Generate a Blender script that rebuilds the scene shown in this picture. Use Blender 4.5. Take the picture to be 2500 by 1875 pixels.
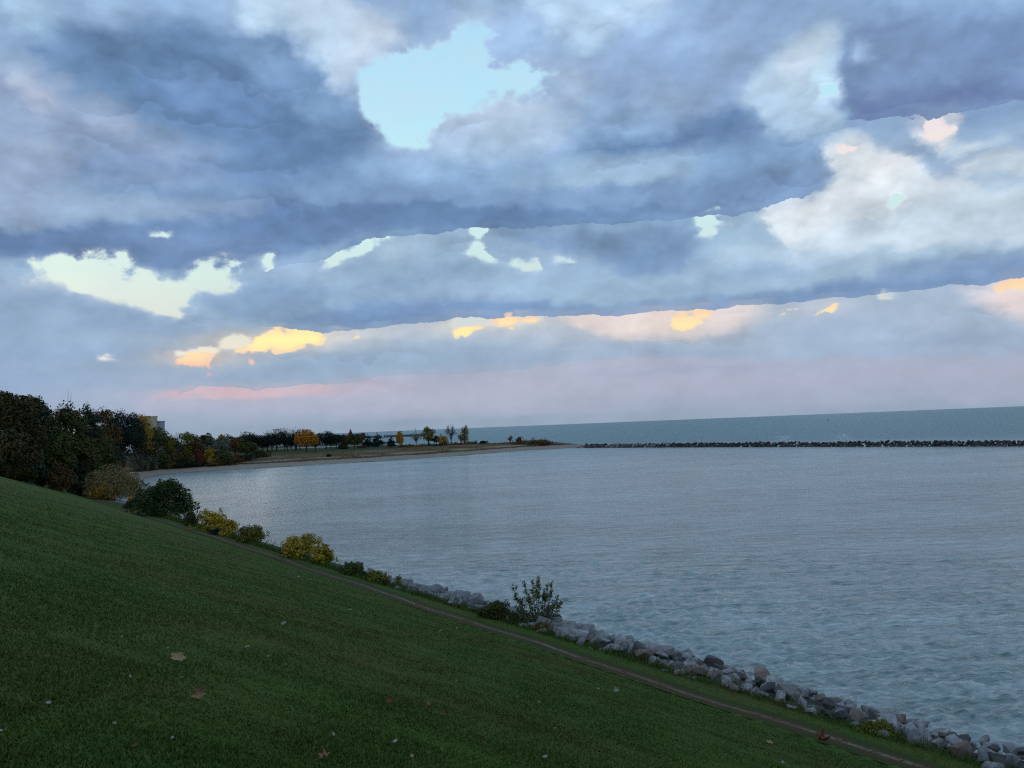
import bpy, bmesh, math, random, base64, zlib
import numpy as np
from mathutils import Vector, Matrix

for o in list(bpy.data.objects): bpy.data.objects.remove(o)
SC = bpy.context.scene
COL = SC.collection
rng = np.random.default_rng(11)
random.seed(5)

# ------------------------------------------------------------------ camera
EYE = 14.0
PITCH, ROLL = math.radians(2.93), math.radians(2.27)
fwd = Vector((0, math.cos(PITCH), math.sin(PITCH)))
r0 = Vector((1, 0, 0)); u0 = Vector((0, -math.sin(PITCH), math.cos(PITCH)))
rgt = r0 * math.cos(ROLL) - u0 * math.sin(ROLL)
up = r0 * math.sin(ROLL) + u0 * math.cos(ROLL)
cam = bpy.data.cameras.new('camera'); co = bpy.data.objects.new('camera', cam); COL.objects.link(co)
cam.sensor_width = 36; cam.lens = 2010 / 2500 * 36; cam.clip_start = 0.1; cam.clip_end = 120000
m = Matrix.Identity(4)
for i in range(3):
    m[i][0] = rgt[i]; m[i][1] = up[i]; m[i][2] = -fwd[i]
m[2][3] = EYE
co.matrix_world = m
SC.camera = co
SC.view_settings.view_transform = 'Standard'; SC.view_settings.look = 'None'
SC.view_settings.exposure = 0.0; SC.view_settings.gamma = 1.0
SC.view_settings.use_curve_mapping = False
SC.cycles.use_denoising = False; SC.cycles.pixel_filter_type = 'BLACKMAN_HARRIS'; SC.cycles.filter_width = 1.2
SC.cycles.max_bounces = 5; SC.cycles.diffuse_bounces = 2; SC.cycles.glossy_bounces = 2
SC.cycles.transmission_bounces = 2; SC.cycles.transparent_max_bounces = 4
SC.cycles.caustics_reflective = False; SC.cycles.caustics_refractive = False

# ------------------------------------------------------------------ node helper
class NT:
    def __init__(s, tree): s.t = tree; s.n = tree.nodes; s.l = tree.links
    def new(s, kind, **kw):
        n = s.n.new(kind)
        for k, v in kw.items(): setattr(n, k, v)
        return n
    def put(s, sock, v):
        if hasattr(v, 'is_output'): s.l.new(v, sock)
        elif v is not None:
            if hasattr(sock, 'default_value'):
                try: sock.default_value = v
                except Exception:
                    sock.default_value = (v[0], v[1], v[2], 1.0) if len(v) == 3 else v
    def math(s, op, a, b=None, c=None, clamp=False):
        n = s.new('ShaderNodeMath', operation=op, use_clamp=clamp)
        s.put(n.inputs[0], a)
        if b is not None: s.put(n.inputs[1], b)
        if c is not None: s.put(n.inputs[2], c)
        return n.outputs[0]
    def vmath(s, op, a, b=None, c=None):
        n = s.new('ShaderNodeVectorMath', operation=op)
        s.put(n.inputs[0], a)
        if b is not None: s.put(n.inputs[1], b)
        if c is not None: s.put(n.inputs[2], c)
        return n.outputs[0]
    def noise(s, vec, scale, detail=4, rough=.5, dist=0, color=False):
        n = s.new('ShaderNodeTexNoise'); s.put(n.inputs['Vector'], vec)
        n.inputs['Scale'].default_value = scale; n.inputs['Detail'].default_value = detail
        n.inputs['Roughness'].default_value = rough; n.inputs['Distortion'].default_value = dist
        return n.outputs['Color' if color else 'Fac']
    def mix(s, f, a, b, mode='MIX'):
        n = s.new('ShaderNodeMix', data_type='RGBA', blend_type=mode)
        s.put(n.inputs[0], f); s.put(n.inputs[6], a); s.put(n.inputs[7], b)
        return n.outputs[2]
    def ramp(s, f, stops, interp='LINEAR'):
        n = s.new('ShaderNodeValToRGB'); r = n.color_ramp; r.interpolation = interp
        while len(r.elements) < len(stops): r.elements.new(.5)
        for e, (p, c) in zip(r.elements, stops):
            e.position = p; e.color = (*c, 1) if len(c) == 3 else c
        s.put(n.inputs[0], f)
        return n.outputs[0]
    def sstep(s, x, a, b):
        n = s.new('ShaderNodeMapRange', interpolation_type='SMOOTHSTEP'); s.put(n.inputs[0], x)
        n.inputs[1].default_value = a; n.inputs[2].default_value = b
        return n.outputs[0]
    def lin(s, x, a, b, c=0, d=1):
        n = s.new('ShaderNodeMapRange'); s.put(n.inputs[0], x)
        n.inputs[1].default_value = a; n.inputs[2].default_value = b; n.inputs[3].default_value = c; n.inputs[4].default_value = d
        return n.outputs[0]

def s2l(*c):
    return tuple((x / 255 / 12.92 if x / 255 <= .04045 else ((x / 255 + .055) / 1.055) ** 2.4) for x in c)

# ------------------------------------------------------------------ sky
SUN_EL, SUN_AZ = math.radians(9), math.radians(-33)      # low sun behind the clouds, left of the view axis
# cloud layout: soft shapes given by azimuth and elevation in degrees, drawn into a coarse table
_GA = np.arange(-40, 40.01, .2); _GE = np.arange(-2, 35.01, .2)
_AZ, _EL = np.meshgrid(_GA, _GE)
_base = [(-2, (140,160,185)), (.6, (146,162,188)), (1.8, (156,168,196)), (3.1, (158,172,200)), (4.7, (150,172,202)), (7.2, (146,172,204)), (9.8, (148,176,208)),
         (12.3, (136,166,204)), (14.8, (120,153,200)), (17.2, (126,160,204)), (23, (138,168,210)), (28, (140,172,216)), (34, (146,178,220))]
sky_col = np.stack([np.interp(_EL, [b[0] for b in _base], [b[1][k] for b in _base]) for k in range(3)], -1)
sky_cov = np.ones_like(_EL); sky_lit = np.zeros_like(_EL)
def _poly(pts):
    mk = np.zeros(_EL.shape, bool)
    for (x1, y1), (x2, y2) in zip(pts, pts[1:] + pts[:1]):
        if y1 == y2: continue
        mk ^= ((_EL >= min(y1, y2)) & (_EL < max(y1, y2))) & (_AZ < x1 + (_EL - y1) * (x2 - x1) / (y2 - y1))
    return mk.astype(float)
def _blur(mk, s):
    s /= .2; hh, ww = mk.shape
    p = np.pad(mk, ((0, hh), (0, ww)), mode='symmetric')
    fy = np.fft.fftfreq(hh * 2)[:, None]; fx = np.fft.fftfreq(ww * 2)[None]
    return np.clip(np.fft.ifft2(np.fft.fft2(p) * np.exp(-2 * np.pi ** 2 * s * s * (fx * fx + fy * fy))).real[:hh, :ww], 0, 1)
def soft(pts, c, b, o=1):
    mk = _blur(_poly(pts), max(.09, b * (.42 if b < .6 else .6)))[..., None] * o; sky_col[:] = sky_col * (1 - mk) + np.array(c) * mk
def puff(a, e, ra, re, c, o=1, ang=0):
    ca, sa = math.cos(math.radians(ang)), math.sin(math.radians(ang)); dx, dy = _AZ - a, _EL - e
    mk = (np.exp(-(((dx * ca + dy * sa) / ra) ** 2 + ((dy * ca - dx * sa) / re) ** 2)) * o)[..., None]
    sky_col[:] = sky_col * (1 - mk) + np.array(c) * mk
def _rag(pts, b):
    A = np.array(pts); x, y = A[:, 0], A[:, 1]; s = math.sqrt(abs(np.dot(x, np.roll(y, -1)) - np.dot(y, np.roll(x, -1))) / 2)
    return max(b * 1.2, .13, min(.6, .1 * s))
def gap(pts, b): sky_cov[:] = np.minimum(sky_cov, 1 - _blur(_poly(pts), _rag(pts, b)))
def lit(pts, b): sky_lit[:] = np.maximum(sky_lit, _blur(_poly(pts), _rag(pts, b) * .5))
puff(-30.3,25.0,3.87,0.97,(170,203,238),0.9,-30)
puff(-25.4,25.9,3.87,0.84,(160,192,230),0.6,-20)
soft([(-30.8,23.6),(-25.7,24.9),(-17.7,26.1),(-15.3,25.8),(-13.8,24.3),(-12.3,22.7),(-9.2,21.5),(-8.8,19.9),(-10.6,18.3),(-15.0,17.0),(-19.1,17.8),(-24.2,19.2),(-28.9,21.6)],(106,142,190),0.45,1)
soft([(-23.3,23.7),(-16.6,23.0),(-12.4,20.4),(-9.9,19.0),(-14.3,17.7),(-19.7,19.2),(-25.0,20.6)],(100,134,186),0.97,0.7)
puff(-16.6,24.1,1.93,0.71,(140,172,214),0.7,-15)
puff(-15.4,23.1,3.87,1.29,(124,158,206),0.5,-30)
soft([(-35.0,21.1),(-30.3,22.4),(-28.4,21.7),(-24.4,19.7),(-20.8,18.8),(-17.9,18.0),(-19.1,16.6),(-26.9,16.1),(-35.0,14.4)],(144,166,205),0.64,0.95)
soft([(-27.6,20.3),(-24.4,19.5),(-24.2,19.1),(-27.3,19.6)],(172,184,214),0.32,0.8)
puff(-30.6,21.0,1.29,0.58,(190,202,228),0.8,-30)
puff(-29.9,20.3,0.90,0.45,(184,190,218),0.7,0)
puff(-30.4,17.3,1.16,0.64,(172,190,220),0.7,0)
soft([(-28.4,16.3),(-25.3,16.5),(-20.9,16.8),(-18.0,16.4),(-15.0,15.9),(-9.4,16.1),(-8.7,16.8),(-13.7,18.2),(-16.7,18.1),(-21.4,17.6),(-26.6,17.2)],(102,134,184),0.52,0.8)
soft([(-35.0,14.1),(-28.2,15.5),(-24.2,15.3),(-18.6,15.4),(-14.4,15.1),(-16.8,14.4),(-24.3,13.9),(-35.0,12.3)],(142,166,202),0.58,0.95)
puff(-31.1,15.4,2.25,2.25,(152,170,205),0.7,0)
soft([(-18.3,27.3),(-16.4,29.0),(-5.6,29.6),(-5.7,27.0),(-8.1,25.6),(-10.1,24.1),(-10.9,22.7),(-12.6,22.7),(-12.2,24.6),(-14.7,26.1),(-17.1,25.9)],(182,202,230),0.58,0.95)
puff(-16.5,27.0,1.93,1.29,(180,208,238),0.8,0)
puff(-12.2,25.4,1.93,1.29,(176,202,232),0.6,0)
puff(-9.3,26.1,1.61,2.25,(196,206,226),0.6,0)
soft([(-12.7,29.3),(-6.9,29.6),(-5.1,27.6),(-5.3,26.4),(-7.0,26.9),(-9.9,27.1)],(134,166,212),0.45,0.9)
soft([(-4.6,27.5),(-2.7,29.1),(1.6,29.5),(2.5,26.2),(5.0,25.5),(7.3,24.0),(5.2,23.0),(1.4,24.1),(-2.5,25.9)],(148,178,220),0.52,0.95)
puff(-3.5,25.0,1.93,0.97,(182,210,238),0.7,0)
puff(-1.8,27.2,1.29,0.97,(176,202,232),0.5,0)
soft([(1.9,28.9),(12.3,28.6),(11.9,26.5),(8.3,25.8),(8.9,23.9),(6.6,24.3),(4.1,25.9),(2.5,26.8)],(176,204,236),0.64,0.9)
puff(10.3,26.8,1.61,0.58,(190,214,244),0.8,0)
puff(11.8,25.5,1.93,0.97,(164,194,232),0.6,0)
soft([(8.3,25.8),(16.8,25.3),(18.5,22.7),(17.8,21.1),(16.1,19.4),(10.3,20.6),(5.5,22.4),(3.6,23.7),(6.6,24.2)],(138,166,210),0.64,0.9)
puff(4.9,22.5,1.61,1.29,(174,194,226),0.8,0)
puff(11.9,21.2,2.58,1.29,(150,174,212),0.6,0)
soft([(-6.0,20.5),(-2.7,21.8),(0.3,22.6),(3.2,21.9),(5.1,20.4),(3.7,18.5),(-1.2,18.2),(-6.1,18.8)],(170,192,224),0.64,0.9)
puff(-0.1,20.7,1.61,1.29,(178,196,226),0.5,0)
puff(-4.1,18.1,5.15,0.97,(148,178,216),0.7,0)
puff(-6.4,18.8,2.90,0.97,(140,168,208),0.5,0)
soft([(4.7,18.7),(9.6,18.9),(12.8,19.3),(16.2,20.2),(16.4,18.5),(13.3,18.0),(8.9,17.7),(6.6,17.5)],(96,132,182),0.45,0.95)
soft([(11.1,18.8),(16.2,19.7),(18.3,19.7),(17.6,18.0),(12.7,17.7)],(106,138,190),0.52,0.7)
soft([(-1.6,16.6),(5.3,18.1),(13.3,17.7),(15.1,16.3),(10.0,15.9),(3.6,16.4)],(150,178,212),0.71,0.8)
puff(7.8,16.5,2.90,0.81,(154,184,216),0.6,0)
puff(-2.9,16.3,4.51,0.77,(128,160,202),0.7,0)
puff(10.7,16.5,2.25,0.81,(150,178,212),0.6,0)
puff(-12.4,21.0,1.93,0.97,(134,166,208),0.5,0)
puff(-20.8,22.1,1.93,0.97,(116,150,198),0.6,0)
puff(-14.3,19.5,2.25,0.81,(98,134,182),0.6,0)
puff(-25.5,17.8,2.58,0.58,(120,148,196),0.6,0)
puff(0.2,19.5,0.97,0.77,(162,186,218),0.7,0)
puff(2.1,17.9,1.29,0.64,(128,160,202),0.6,0)
puff(-2.8,18.7,1.61,0.52,(160,186,218),0.6,0)
puff(1.0,16.8,1.29,0.52,(150,180,214),0.6,0)
puff(5.2,16.3,1.29,0.45,(160,188,216),0.6,0)
puff(13.9,16.7,1.93,0.52,(120,154,202),0.6,0)
puff(17.5,16.6,1.61,0.64,(128,160,206),0.5,0)
puff(19.2,15.2,1.93,0.45,(114,148,198),0.6,0)
puff(13.0,22.9,1.61,0.84,(126,158,206),0.6,0)
puff(15.5,23.4,1.29,0.64,(150,178,216),0.5,0)
puff(24.8,23.4,1.93,0.77,(126,160,208),0.6,0)
puff(31.5,19.3,1.93,0.77,(112,138,188),0.6,0)
puff(-23.2,25.2,1.93,0.77,(122,158,208),0.6,0)
puff(-28.1,23.3,1.61,0.64,(120,150,202),0.5,0)
soft([(17.8,22.0),(20.9,23.6),(22.9,23.8),(23.1,21.1),(22.3,19.0),(23.1,17.5),(21.1,17.6),(17.9,18.6),(17.1,20.4)],(170,196,226),0.58,0.95)
puff(20.5,22.3,1.77,1.13,(190,206,228),0.9,35)
puff(21.9,21.0,0.84,0.97,(188,220,244),0.9,0)
soft([(22.7,19.2),(23.4,22.9),(25.4,24.3),(36.2,22.0),(35.9,17.0),(32.9,17.6),(30.2,17.7),(27.9,17.4),(26.1,18.1),(23.6,18.0)],(116,144,190),0.23,1)
soft([(23.2,20.0),(35.9,18.0),(35.9,16.7),(32.6,17.4),(27.9,17.4),(23.6,18.0)],(104,126,178),0.45,0.8)
puff(30.2,22.2,3.22,1.29,(106,136,186),0.7,-15)
puff(26.9,21.9,2.90,1.61,(128,156,202),0.6,0)
puff(24.3,22.5,0.45,0.39,(176,204,238),0.9,0)
puff(25.0,19.8,0.58,0.45,(142,164,206),0.8,0)
soft([(15.8,28.1),(36.4,23.8),(36.2,21.3),(25.4,23.8),(18.0,24.6)],(136,168,214),0.77,0.7)
soft([(23.1,17.9),(28.4,17.3),(32.9,17.1),(35.9,16.7),(35.6,13.6),(30.0,14.9),(26.5,16.1),(23.6,16.6)],(142,172,212),0.45,0.9)
soft([(21.9,17.3),(23.0,17.0),(24.9,16.1),(26.5,15.4),(27.5,14.7),(32.7,14.7),(35.7,14.3),(35.4,9.2),(29.7,9.8),(16.0,11.0),(14.9,13.3),(17.9,13.5),(21.2,14.1),(22.1,15.1)],(206,215,230),0.19,1)
puff(24.3,15.1,1.93,1.13,(226,226,234),0.9,0)
puff(20.8,13.3,4.51,1.45,(214,218,230),0.8,0)
puff(30.0,15.5,1.93,0.45,(210,224,238),0.9,0)
soft([(25.8,17.3),(29.2,17.2),(29.1,15.9),(28.5,15.5),(26.5,16.5)],(224,222,232),0.32,0.9)
soft([(27.3,15.7),(29.0,15.4),(29.2,14.3),(28.7,13.7),(27.7,14.3),(26.7,15.3)],(148,174,212),0.32,0.9)
soft([(28.9,13.9),(31.2,13.7),(35.6,13.0),(35.5,12.0),(30.4,12.8)],(158,184,218),0.39,0.85)
puff(30.9,14.2,1.93,0.32,(160,184,216),0.6,0)
puff(32.4,15.3,0.97,0.97,(150,178,216),0.7,0)
puff(31.9,14.4,1.29,0.39,(206,218,234),0.6,0)
puff(27.3,11.8,5.15,1.61,(190,208,230),0.7,0)
puff(31.7,11.1,3.87,1.61,(182,202,228),0.7,0)
puff(23.7,11.5,1.10,0.29,(164,182,208),0.9,0)
puff(23.6,14.5,0.77,0.19,(188,204,222),0.7,0)
soft([(-15.6,16.7),(-6.1,16.7),(3.6,16.0),(13.2,16.2),(21.8,15.0),(21.9,14.6),(20.3,13.9),(17.6,13.6),(13.1,13.8),(6.7,13.6),(-1.4,13.6),(-8.8,13.6),(-12.6,14.5)],(124,156,202),0.45,0.95)
soft([(-16.8,15.3),(-6.2,15.7),(3.5,14.7),(10.0,14.2),(17.3,14.0),(17.6,13.6),(13.1,13.7),(6.7,13.6),(-1.4,13.5),(-8.8,13.5),(-14.5,13.0),(-18.7,12.3)],(102,136,186),0.39,0.9)
soft([(-35.0,12.2),(-24.3,13.8),(-18.6,14.3),(-9.4,15.4),(-8.5,13.6),(-11.4,13.0),(-15.1,11.9),(-21.0,10.7),(-24.8,11.2),(-31.9,10.9),(-35.0,10.3)],(104,136,186),0.45,0.95)
puff(-15.0,14.5,4.83,0.97,(98,130,180),0.7,0)
puff(-20.9,12.5,4.51,0.84,(120,150,196),0.6,0)
puff(-29.5,12.0,3.87,0.77,(98,128,178),0.6,0)
puff(15.0,15.0,5.15,0.71,(116,148,198),0.7,0)
soft([(-21.0,9.2),(-18.7,10.5),(-13.0,11.6),(-9.8,13.0),(-3.0,13.5),(6.7,13.5),(13.1,13.6),(17.3,13.5),(18.9,10.2),(12.8,7.7),(-3.2,7.6),(-12.2,6.9),(-17.0,7.4)],(148,177,208),0.13,0.97)
soft([(-21.0,9.2),(-18.1,10.5),(-12.6,11.8),(-7.9,13.5),(-3.0,13.2),(3.5,12.7),(13.0,12.3),(14.1,9.4),(12.8,7.7),(-3.2,7.6),(-12.2,6.9),(-17.0,7.4)],(146,174,208),0.39,0.95)
soft([(-1.7,13.5),(13.0,13.2),(13.8,10.7),(11.6,9.6),(7.9,10.2),(4.4,11.8)],(122,154,198),0.52,0.9)
puff(-0.1,12.5,1.93,0.45,(134,164,202),0.5,0)
puff(6.5,8.7,5.15,0.71,(150,180,210),0.6,0)
puff(-7.3,12.4,2.25,0.84,(158,184,210),0.8,0)
puff(-15.1,9.8,2.90,0.64,(128,158,198),0.8,0)
puff(-10.9,9.0,5.15,0.71,(132,162,200),0.6,0)
soft([(-17.0,7.4),(-9.6,8.8),(0.0,8.7),(6.5,8.1),(12.8,8.1),(21.7,8.5),(35.3,8.7),(35.3,7.5),(32.2,7.5),(24.4,7.5),(15.8,7.5),(9.6,7.4),(-3.2,7.6),(-12.2,6.9)],(118,150,198),0.39,0.95)
soft([(-14.6,7.3),(-6.5,7.9),(6.5,7.7),(21.6,7.9),(35.3,7.9),(35.3,7.5),(32.2,7.5),(24.4,7.5),(15.8,7.5),(9.6,7.4),(-3.2,7.5),(-12.2,6.9)],(106,140,190),0.26,0.7)
soft([(14.5,11.6),(35.4,9.7),(35.3,8.2),(21.7,8.7),(14.7,9.1)],(176,198,224),0.64,0.6)
soft([(24.5,9.3),(35.4,9.0),(35.3,7.9),(32.3,7.8),(24.4,7.9)],(126,156,202),0.39,0.7)
soft([(13.0,12.0),(14.8,10.6),(24.5,9.6),(23.1,8.6),(15.8,8.1),(12.2,9.6)],(150,178,210),0.45,0.5)
soft([(-35.0,9.7),(-30.5,10.0),(-28.7,9.4),(-25.9,8.5),(-23.5,7.6),(-21.0,7.4),(-19.6,6.4),(-21.6,5.3),(-27.0,5.1),(-35.1,4.7)],(140,166,202),0.39,0.95)
puff(-30.0,9.5,1.93,0.45,(158,178,206),0.8,0)
puff(-26.2,7.7,3.87,0.77,(136,162,200),0.6,0)
puff(-21.1,6.8,2.25,0.64,(132,158,198),0.7,0)
puff(-27.0,6.5,5.15,0.64,(152,176,206),0.6,0)
soft([(-16.9,10.5),(-12.7,9.6),(-12.1,7.4),(-17.0,7.6),(-19.3,8.1),(-20.7,8.9)],(126,156,198),0.52,0.6)
soft([(-17.6,6.8),(-12.2,6.8),(-3.2,7.5),(9.6,7.3),(15.8,7.4),(24.4,7.4),(32.2,7.5),(35.3,7.5),(34.9,1.9),(-17.1,4.4)],(164,180,206),0.13,0.97)
soft([(-20.5,6.1),(35.0,3.6),(34.9,1.4),(-20.6,3.2)],(150,172,203),0.71,0.85)
soft([(-12.2,6.8),(-3.3,7.5),(9.6,7.3),(15.8,7.3),(18.7,7.0),(9.5,5.4),(-3.3,5.8),(-10.9,6.1)],(168,180,202),0.32,0.9)
soft([(2.6,7.6),(12.7,7.4),(17.0,7.2),(14.5,5.4),(7.6,5.6),(5.1,6.4)],(222,204,204),0.45,0.9)
soft([(12.8,7.5),(18.2,7.4),(18.1,6.0),(12.6,5.3)],(206,198,208),0.45,0.6)
soft([(28.5,7.1),(35.3,7.4),(35.0,4.0),(31.3,5.2),(30.0,6.1)],(216,202,210),0.58,0.85)
puff(31.7,6.5,1.29,0.84,(234,208,208),0.7,0)
soft([(18.2,7.4),(28.3,7.2),(30.6,5.2),(35.0,4.0),(35.0,2.7),(18.6,3.9),(16.3,5.6)],(160,180,210),0.58,0.7)
puff(-8.7,6.6,4.51,0.39,(176,186,204),0.7,0)
puff(-6.5,5.1,7.73,0.97,(146,170,202),0.8,0)
puff(9.5,4.3,4.51,0.32,(150,170,202),0.6,0)
soft([(18.7,6.0),(35.0,4.0),(35.0,2.8),(24.2,3.6),(18.6,4.0)],(156,176,208),0.32,0.6)
soft([(-24.4,2.5),(-20.6,3.5),(-17.1,3.1),(-12.9,3.4),(-7.9,3.8),(-0.2,3.9),(6.3,4.4),(35.0,2.7),(34.8,0.3),(-6.7,0.9),(-24.4,1.8)],(174,174,200),0.39,0.85)
soft([(-23.9,2.5),(-21.7,3.2),(-20.6,3.4),(-19.7,3.2),(-21.7,2.7),(-22.8,2.4)],(222,178,188),0.19,0.9)
soft([(-21.1,2.9),(-17.7,3.2),(-14.7,3.1),(-12.3,3.3),(-13.2,2.7),(-17.7,2.5),(-20.9,2.4)],(214,178,190),0.26,0.85)
soft([(-17.1,3.2),(-12.3,3.4),(-9.1,3.7),(-9.8,2.9),(-14.7,2.6)],(190,176,196),0.32,0.5)
puff(24.0,0.9,16.10,1.29,(152,164,192),0.6,0)
puff(9.3,0.9,9.66,0.97,(150,164,190),0.6,0)
puff(-16.0,1.3,9.66,0.64,(158,168,196),0.7,0)
puff(24.1,2.9,12.88,0.52,(162,172,200),0.5,0)
puff(-31.9,3.7,6.44,1.29,(140,166,206),0.7,0)
puff(-3.8,10.7,2.25,0.58,(136,166,202),0.6,0)
puff(0.7,9.9,1.93,0.52,(152,182,210),0.6,0)
puff(-7.7,10.2,1.93,0.45,(124,156,198),0.6,0)
puff(5.0,10.7,1.61,0.45,(140,170,206),0.5,0)
puff(9.2,11.1,1.93,0.58,(114,148,194),0.6,0)
puff(11.3,9.3,2.25,0.39,(156,184,212),0.6,0)
puff(-12.7,10.5,1.61,0.45,(150,178,208),0.5,0)
puff(-29.0,7.9,1.93,0.45,(154,178,206),0.5,0)
puff(-23.6,6.8,1.61,0.39,(130,158,198),0.6,0)
puff(-30.5,6.2,2.58,0.39,(146,170,204),0.5,0)
puff(17.4,9.5,2.90,0.45,(134,164,206),0.6,0)
puff(20.4,10.7,2.25,0.64,(190,204,226),0.5,0)
puff(28.4,9.1,2.90,0.39,(140,168,208),0.6,0)
puff(-0.1,4.9,3.87,0.32,(150,170,202),0.5,0)
puff(-12.8,4.6,4.51,0.45,(140,166,202),0.7,0)
puff(22.9,5.7,2.90,0.39,(152,172,206),0.5,0)
puff(12.5,3.3,6.44,0.26,(152,166,198),0.5,0)
puff(26.8,4.2,3.87,0.32,(150,168,204),0.5,0)
puff(-16.1,6.3,5.48,0.77,(224,200,180),0.75,0)
puff(-20.9,5.2,2.90,0.52,(220,192,178),0.7,0)
puff(-1.3,7.1,4.19,0.52,(220,202,186),0.7,0)
puff(12.4,6.8,3.54,0.58,(226,204,194),0.5,0)
puff(20.7,6.8,2.25,0.45,(204,196,200),0.5,0)
puff(-17.1,2.9,7.73,0.39,(206,176,190),0.4,0)
gap([(-10.3,22.3),(-10.1,23.5),(-9.1,24.2),(-6.5,24.8),(-3.5,25.4),(-2.2,25.7),(-1.2,25.5),(-0.3,24.3),(1.7,23.6),(3.2,23.1),(3.3,22.6),(2.7,22.2),(2.2,21.3),(1.6,21.9),(0.1,22.3),(-1.4,21.8),(-3.2,21.4),(-4.4,20.9),(-5.4,20.3),(-5.8,19.6),(-6.7,19.4),(-7.6,19.6),(-8.5,19.7),(-8.8,20.7),(-9.5,21.5)],0.16)
gap([(21.0,20.8),(22.4,20.8),(22.2,20.0),(21.7,20.0)],0.19)
gap([(-31.2,10.6),(-30.0,10.8),(-28.2,11.2),(-26.0,11.3),(-24.8,10.5),(-23.2,10.3),(-21.6,10.4),(-20.7,11.0),(-18.1,11.4),(-17.5,11.0),(-19.3,10.2),(-17.8,10.0),(-21.0,9.2),(-21.3,8.5),(-22.9,7.7),(-23.7,8.2),(-24.3,8.7),(-26.2,9.1),(-27.5,9.5),(-29.2,10.0),(-30.5,9.7),(-31.3,10.0)],0.13)
gap([(-16.8,11.4),(-16.0,11.5),(-16.3,10.9)],0.13)
gap([(-24.0,13.1),(-22.6,13.1),(-22.8,12.8),(-23.8,12.9)],0.16)
gap([(-13.2,11.4),(-11.4,12.2),(-9.5,12.8),(-8.2,13.4),(-7.9,13.2),(-10.1,12.2),(-12.7,11.1)],0.13)
gap([(-2.9,13.2),(-1.4,13.5),(-1.7,13.1),(-2.6,12.9)],0.13)
gap([(-3.1,12.3),(-1.1,12.3),(0.2,11.5),(2.4,11.1),(2.2,10.6),(0.1,11.2),(-1.5,11.4),(-2.8,11.8)],0.16)
gap([(3.1,11.4),(4.4,11.5),(4.3,11.0),(3.4,11.0)],0.13)
gap([(13.1,13.8),(14.9,13.6),(15.1,13.0),(13.9,12.4),(13.3,11.9),(13.4,12.9)],0.13)
gap([(24.8,13.0),(26.1,14.1),(25.7,13.1),(25.0,12.5)],0.16)
gap([(24.0,7.5),(25.5,7.5),(25.3,7.1),(24.1,7.2)],0.10)
gap([(-4.1,7.2),(-1.3,7.5),(1.9,7.5),(1.9,7.2),(-0.7,7.1),(-1.6,7.1),(-3.3,7.0)],0.10)
gap([(-19.6,6.2),(-17.0,6.4),(-15.8,6.8),(-17.0,6.2),(-18.2,5.9),(-19.4,5.9)],0.13)
gap([(-27.5,5.1),(-25.7,5.3),(-25.8,5.1),(-27.4,5.0)],0.10)
gap([(-23.0,5.3),(-20.5,5.7),(-19.4,5.7),(-20.5,5.4),(-22.8,5.2)],0.10)
lit([(-19.9,5.6),(-18.4,5.9),(-17.7,6.2),(-16.9,6.9),(-16.1,7.2),(-15.3,6.8),(-14.6,7.1),(-12.6,6.7),(-12.4,6.5),(-13.7,6.0),(-15.2,5.7),(-16.1,5.8),(-17.3,5.5),(-18.8,5.4)],0.13)
lit([(-22.0,5.2),(-20.9,5.7),(-19.7,5.4),(-19.9,4.6),(-21.1,4.7),(-21.9,4.9)],0.13)
lit([(-20.4,4.2),(-19.5,4.4),(-19.9,3.9)],0.10)
lit([(-18.0,5.3),(-17.0,5.1),(-17.6,4.9)],0.10)
lit([(-23.7,5.3),(-23.4,5.3),(-23.5,5.1)],0.10)
lit([(-11.2,6.3),(-10.4,6.8),(-10.8,5.9)],0.10)
lit([(-4.2,7.1),(-1.6,7.1),(-2.6,6.7),(-3.0,6.2),(-3.8,6.4)],0.13)
lit([(-1.4,7.0),(0.2,7.7),(1.7,7.8),(1.9,7.1),(0.3,7.0),(-1.0,6.9)],0.13)
lit([(10.9,6.9),(14.2,7.4),(13.5,6.6),(12.4,6.0),(11.3,6.3)],0.16)
lit([(18.7,7.2),(19.5,6.8),(19.1,6.5)],0.10)
lit([(20.6,6.8),(21.9,7.2),(21.7,6.3),(21.0,6.3)],0.13)
lit([(20.3,6.5),(20.8,6.1),(20.4,5.9)],0.10)
lit([(30.8,7.4),(34.2,7.5),(34.1,5.7),(31.9,6.5)],0.32)
lit([(27.1,17.0),(29.0,17.4),(29.2,16.2),(28.6,15.6),(27.6,16.3)],0.16)
lit([(25.7,17.6),(26.9,17.1),(26.3,16.6)],0.13)
lit([(21.9,17.3),(23.0,17.0),(23.1,16.1),(22.3,16.5)],0.13)
lit([(30.7,17.1),(31.5,17.0),(31.2,16.8)],0.10)
lit([(30.9,17.0),(31.4,17.0),(31.1,16.9)],0.10)
_lin = sky_col / 255; _lin = np.where(_lin <= .04045, _lin / 12.92, ((_lin + .055) / 1.055) ** 2.4)
# crisp cloud bases and tops: half width, raggedness, line (azimuth, elevation)
CLOUD_EDGES = [
 (0.34, 0.15, [(-17.6,7.3),(-12.2,6.8),(-3.2,7.6),(9.6,7.4),(15.8,7.4),(24.4,7.4),(32.2,7.5),(35.2,7.5)]),
 (0.34, 0.30, [(-17.8,10.6),(-15.7,11.1),(-12.9,11.7),(-9.5,13.2),(-3.0,13.6),(6.7,13.6),(13.1,13.6),(17.6,13.6),(20.6,14.2),(22.0,14.8)]),
 (0.40, 0.25, [(22.6,18.2),(25.0,18.0),(26.4,18.0),(27.9,17.4),(30.2,17.7),(32.9,17.6),(35.9,17.2)]),
 (0.26, 0.45, [(-24.4,2.5),(-20.6,3.4),(-17.1,3.1),(-12.9,3.4),(-7.9,3.8),(-0.2,3.9),(6.3,4.4),(12.6,4.2)]),
]
NROW, NCOL = 78, 181
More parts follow.
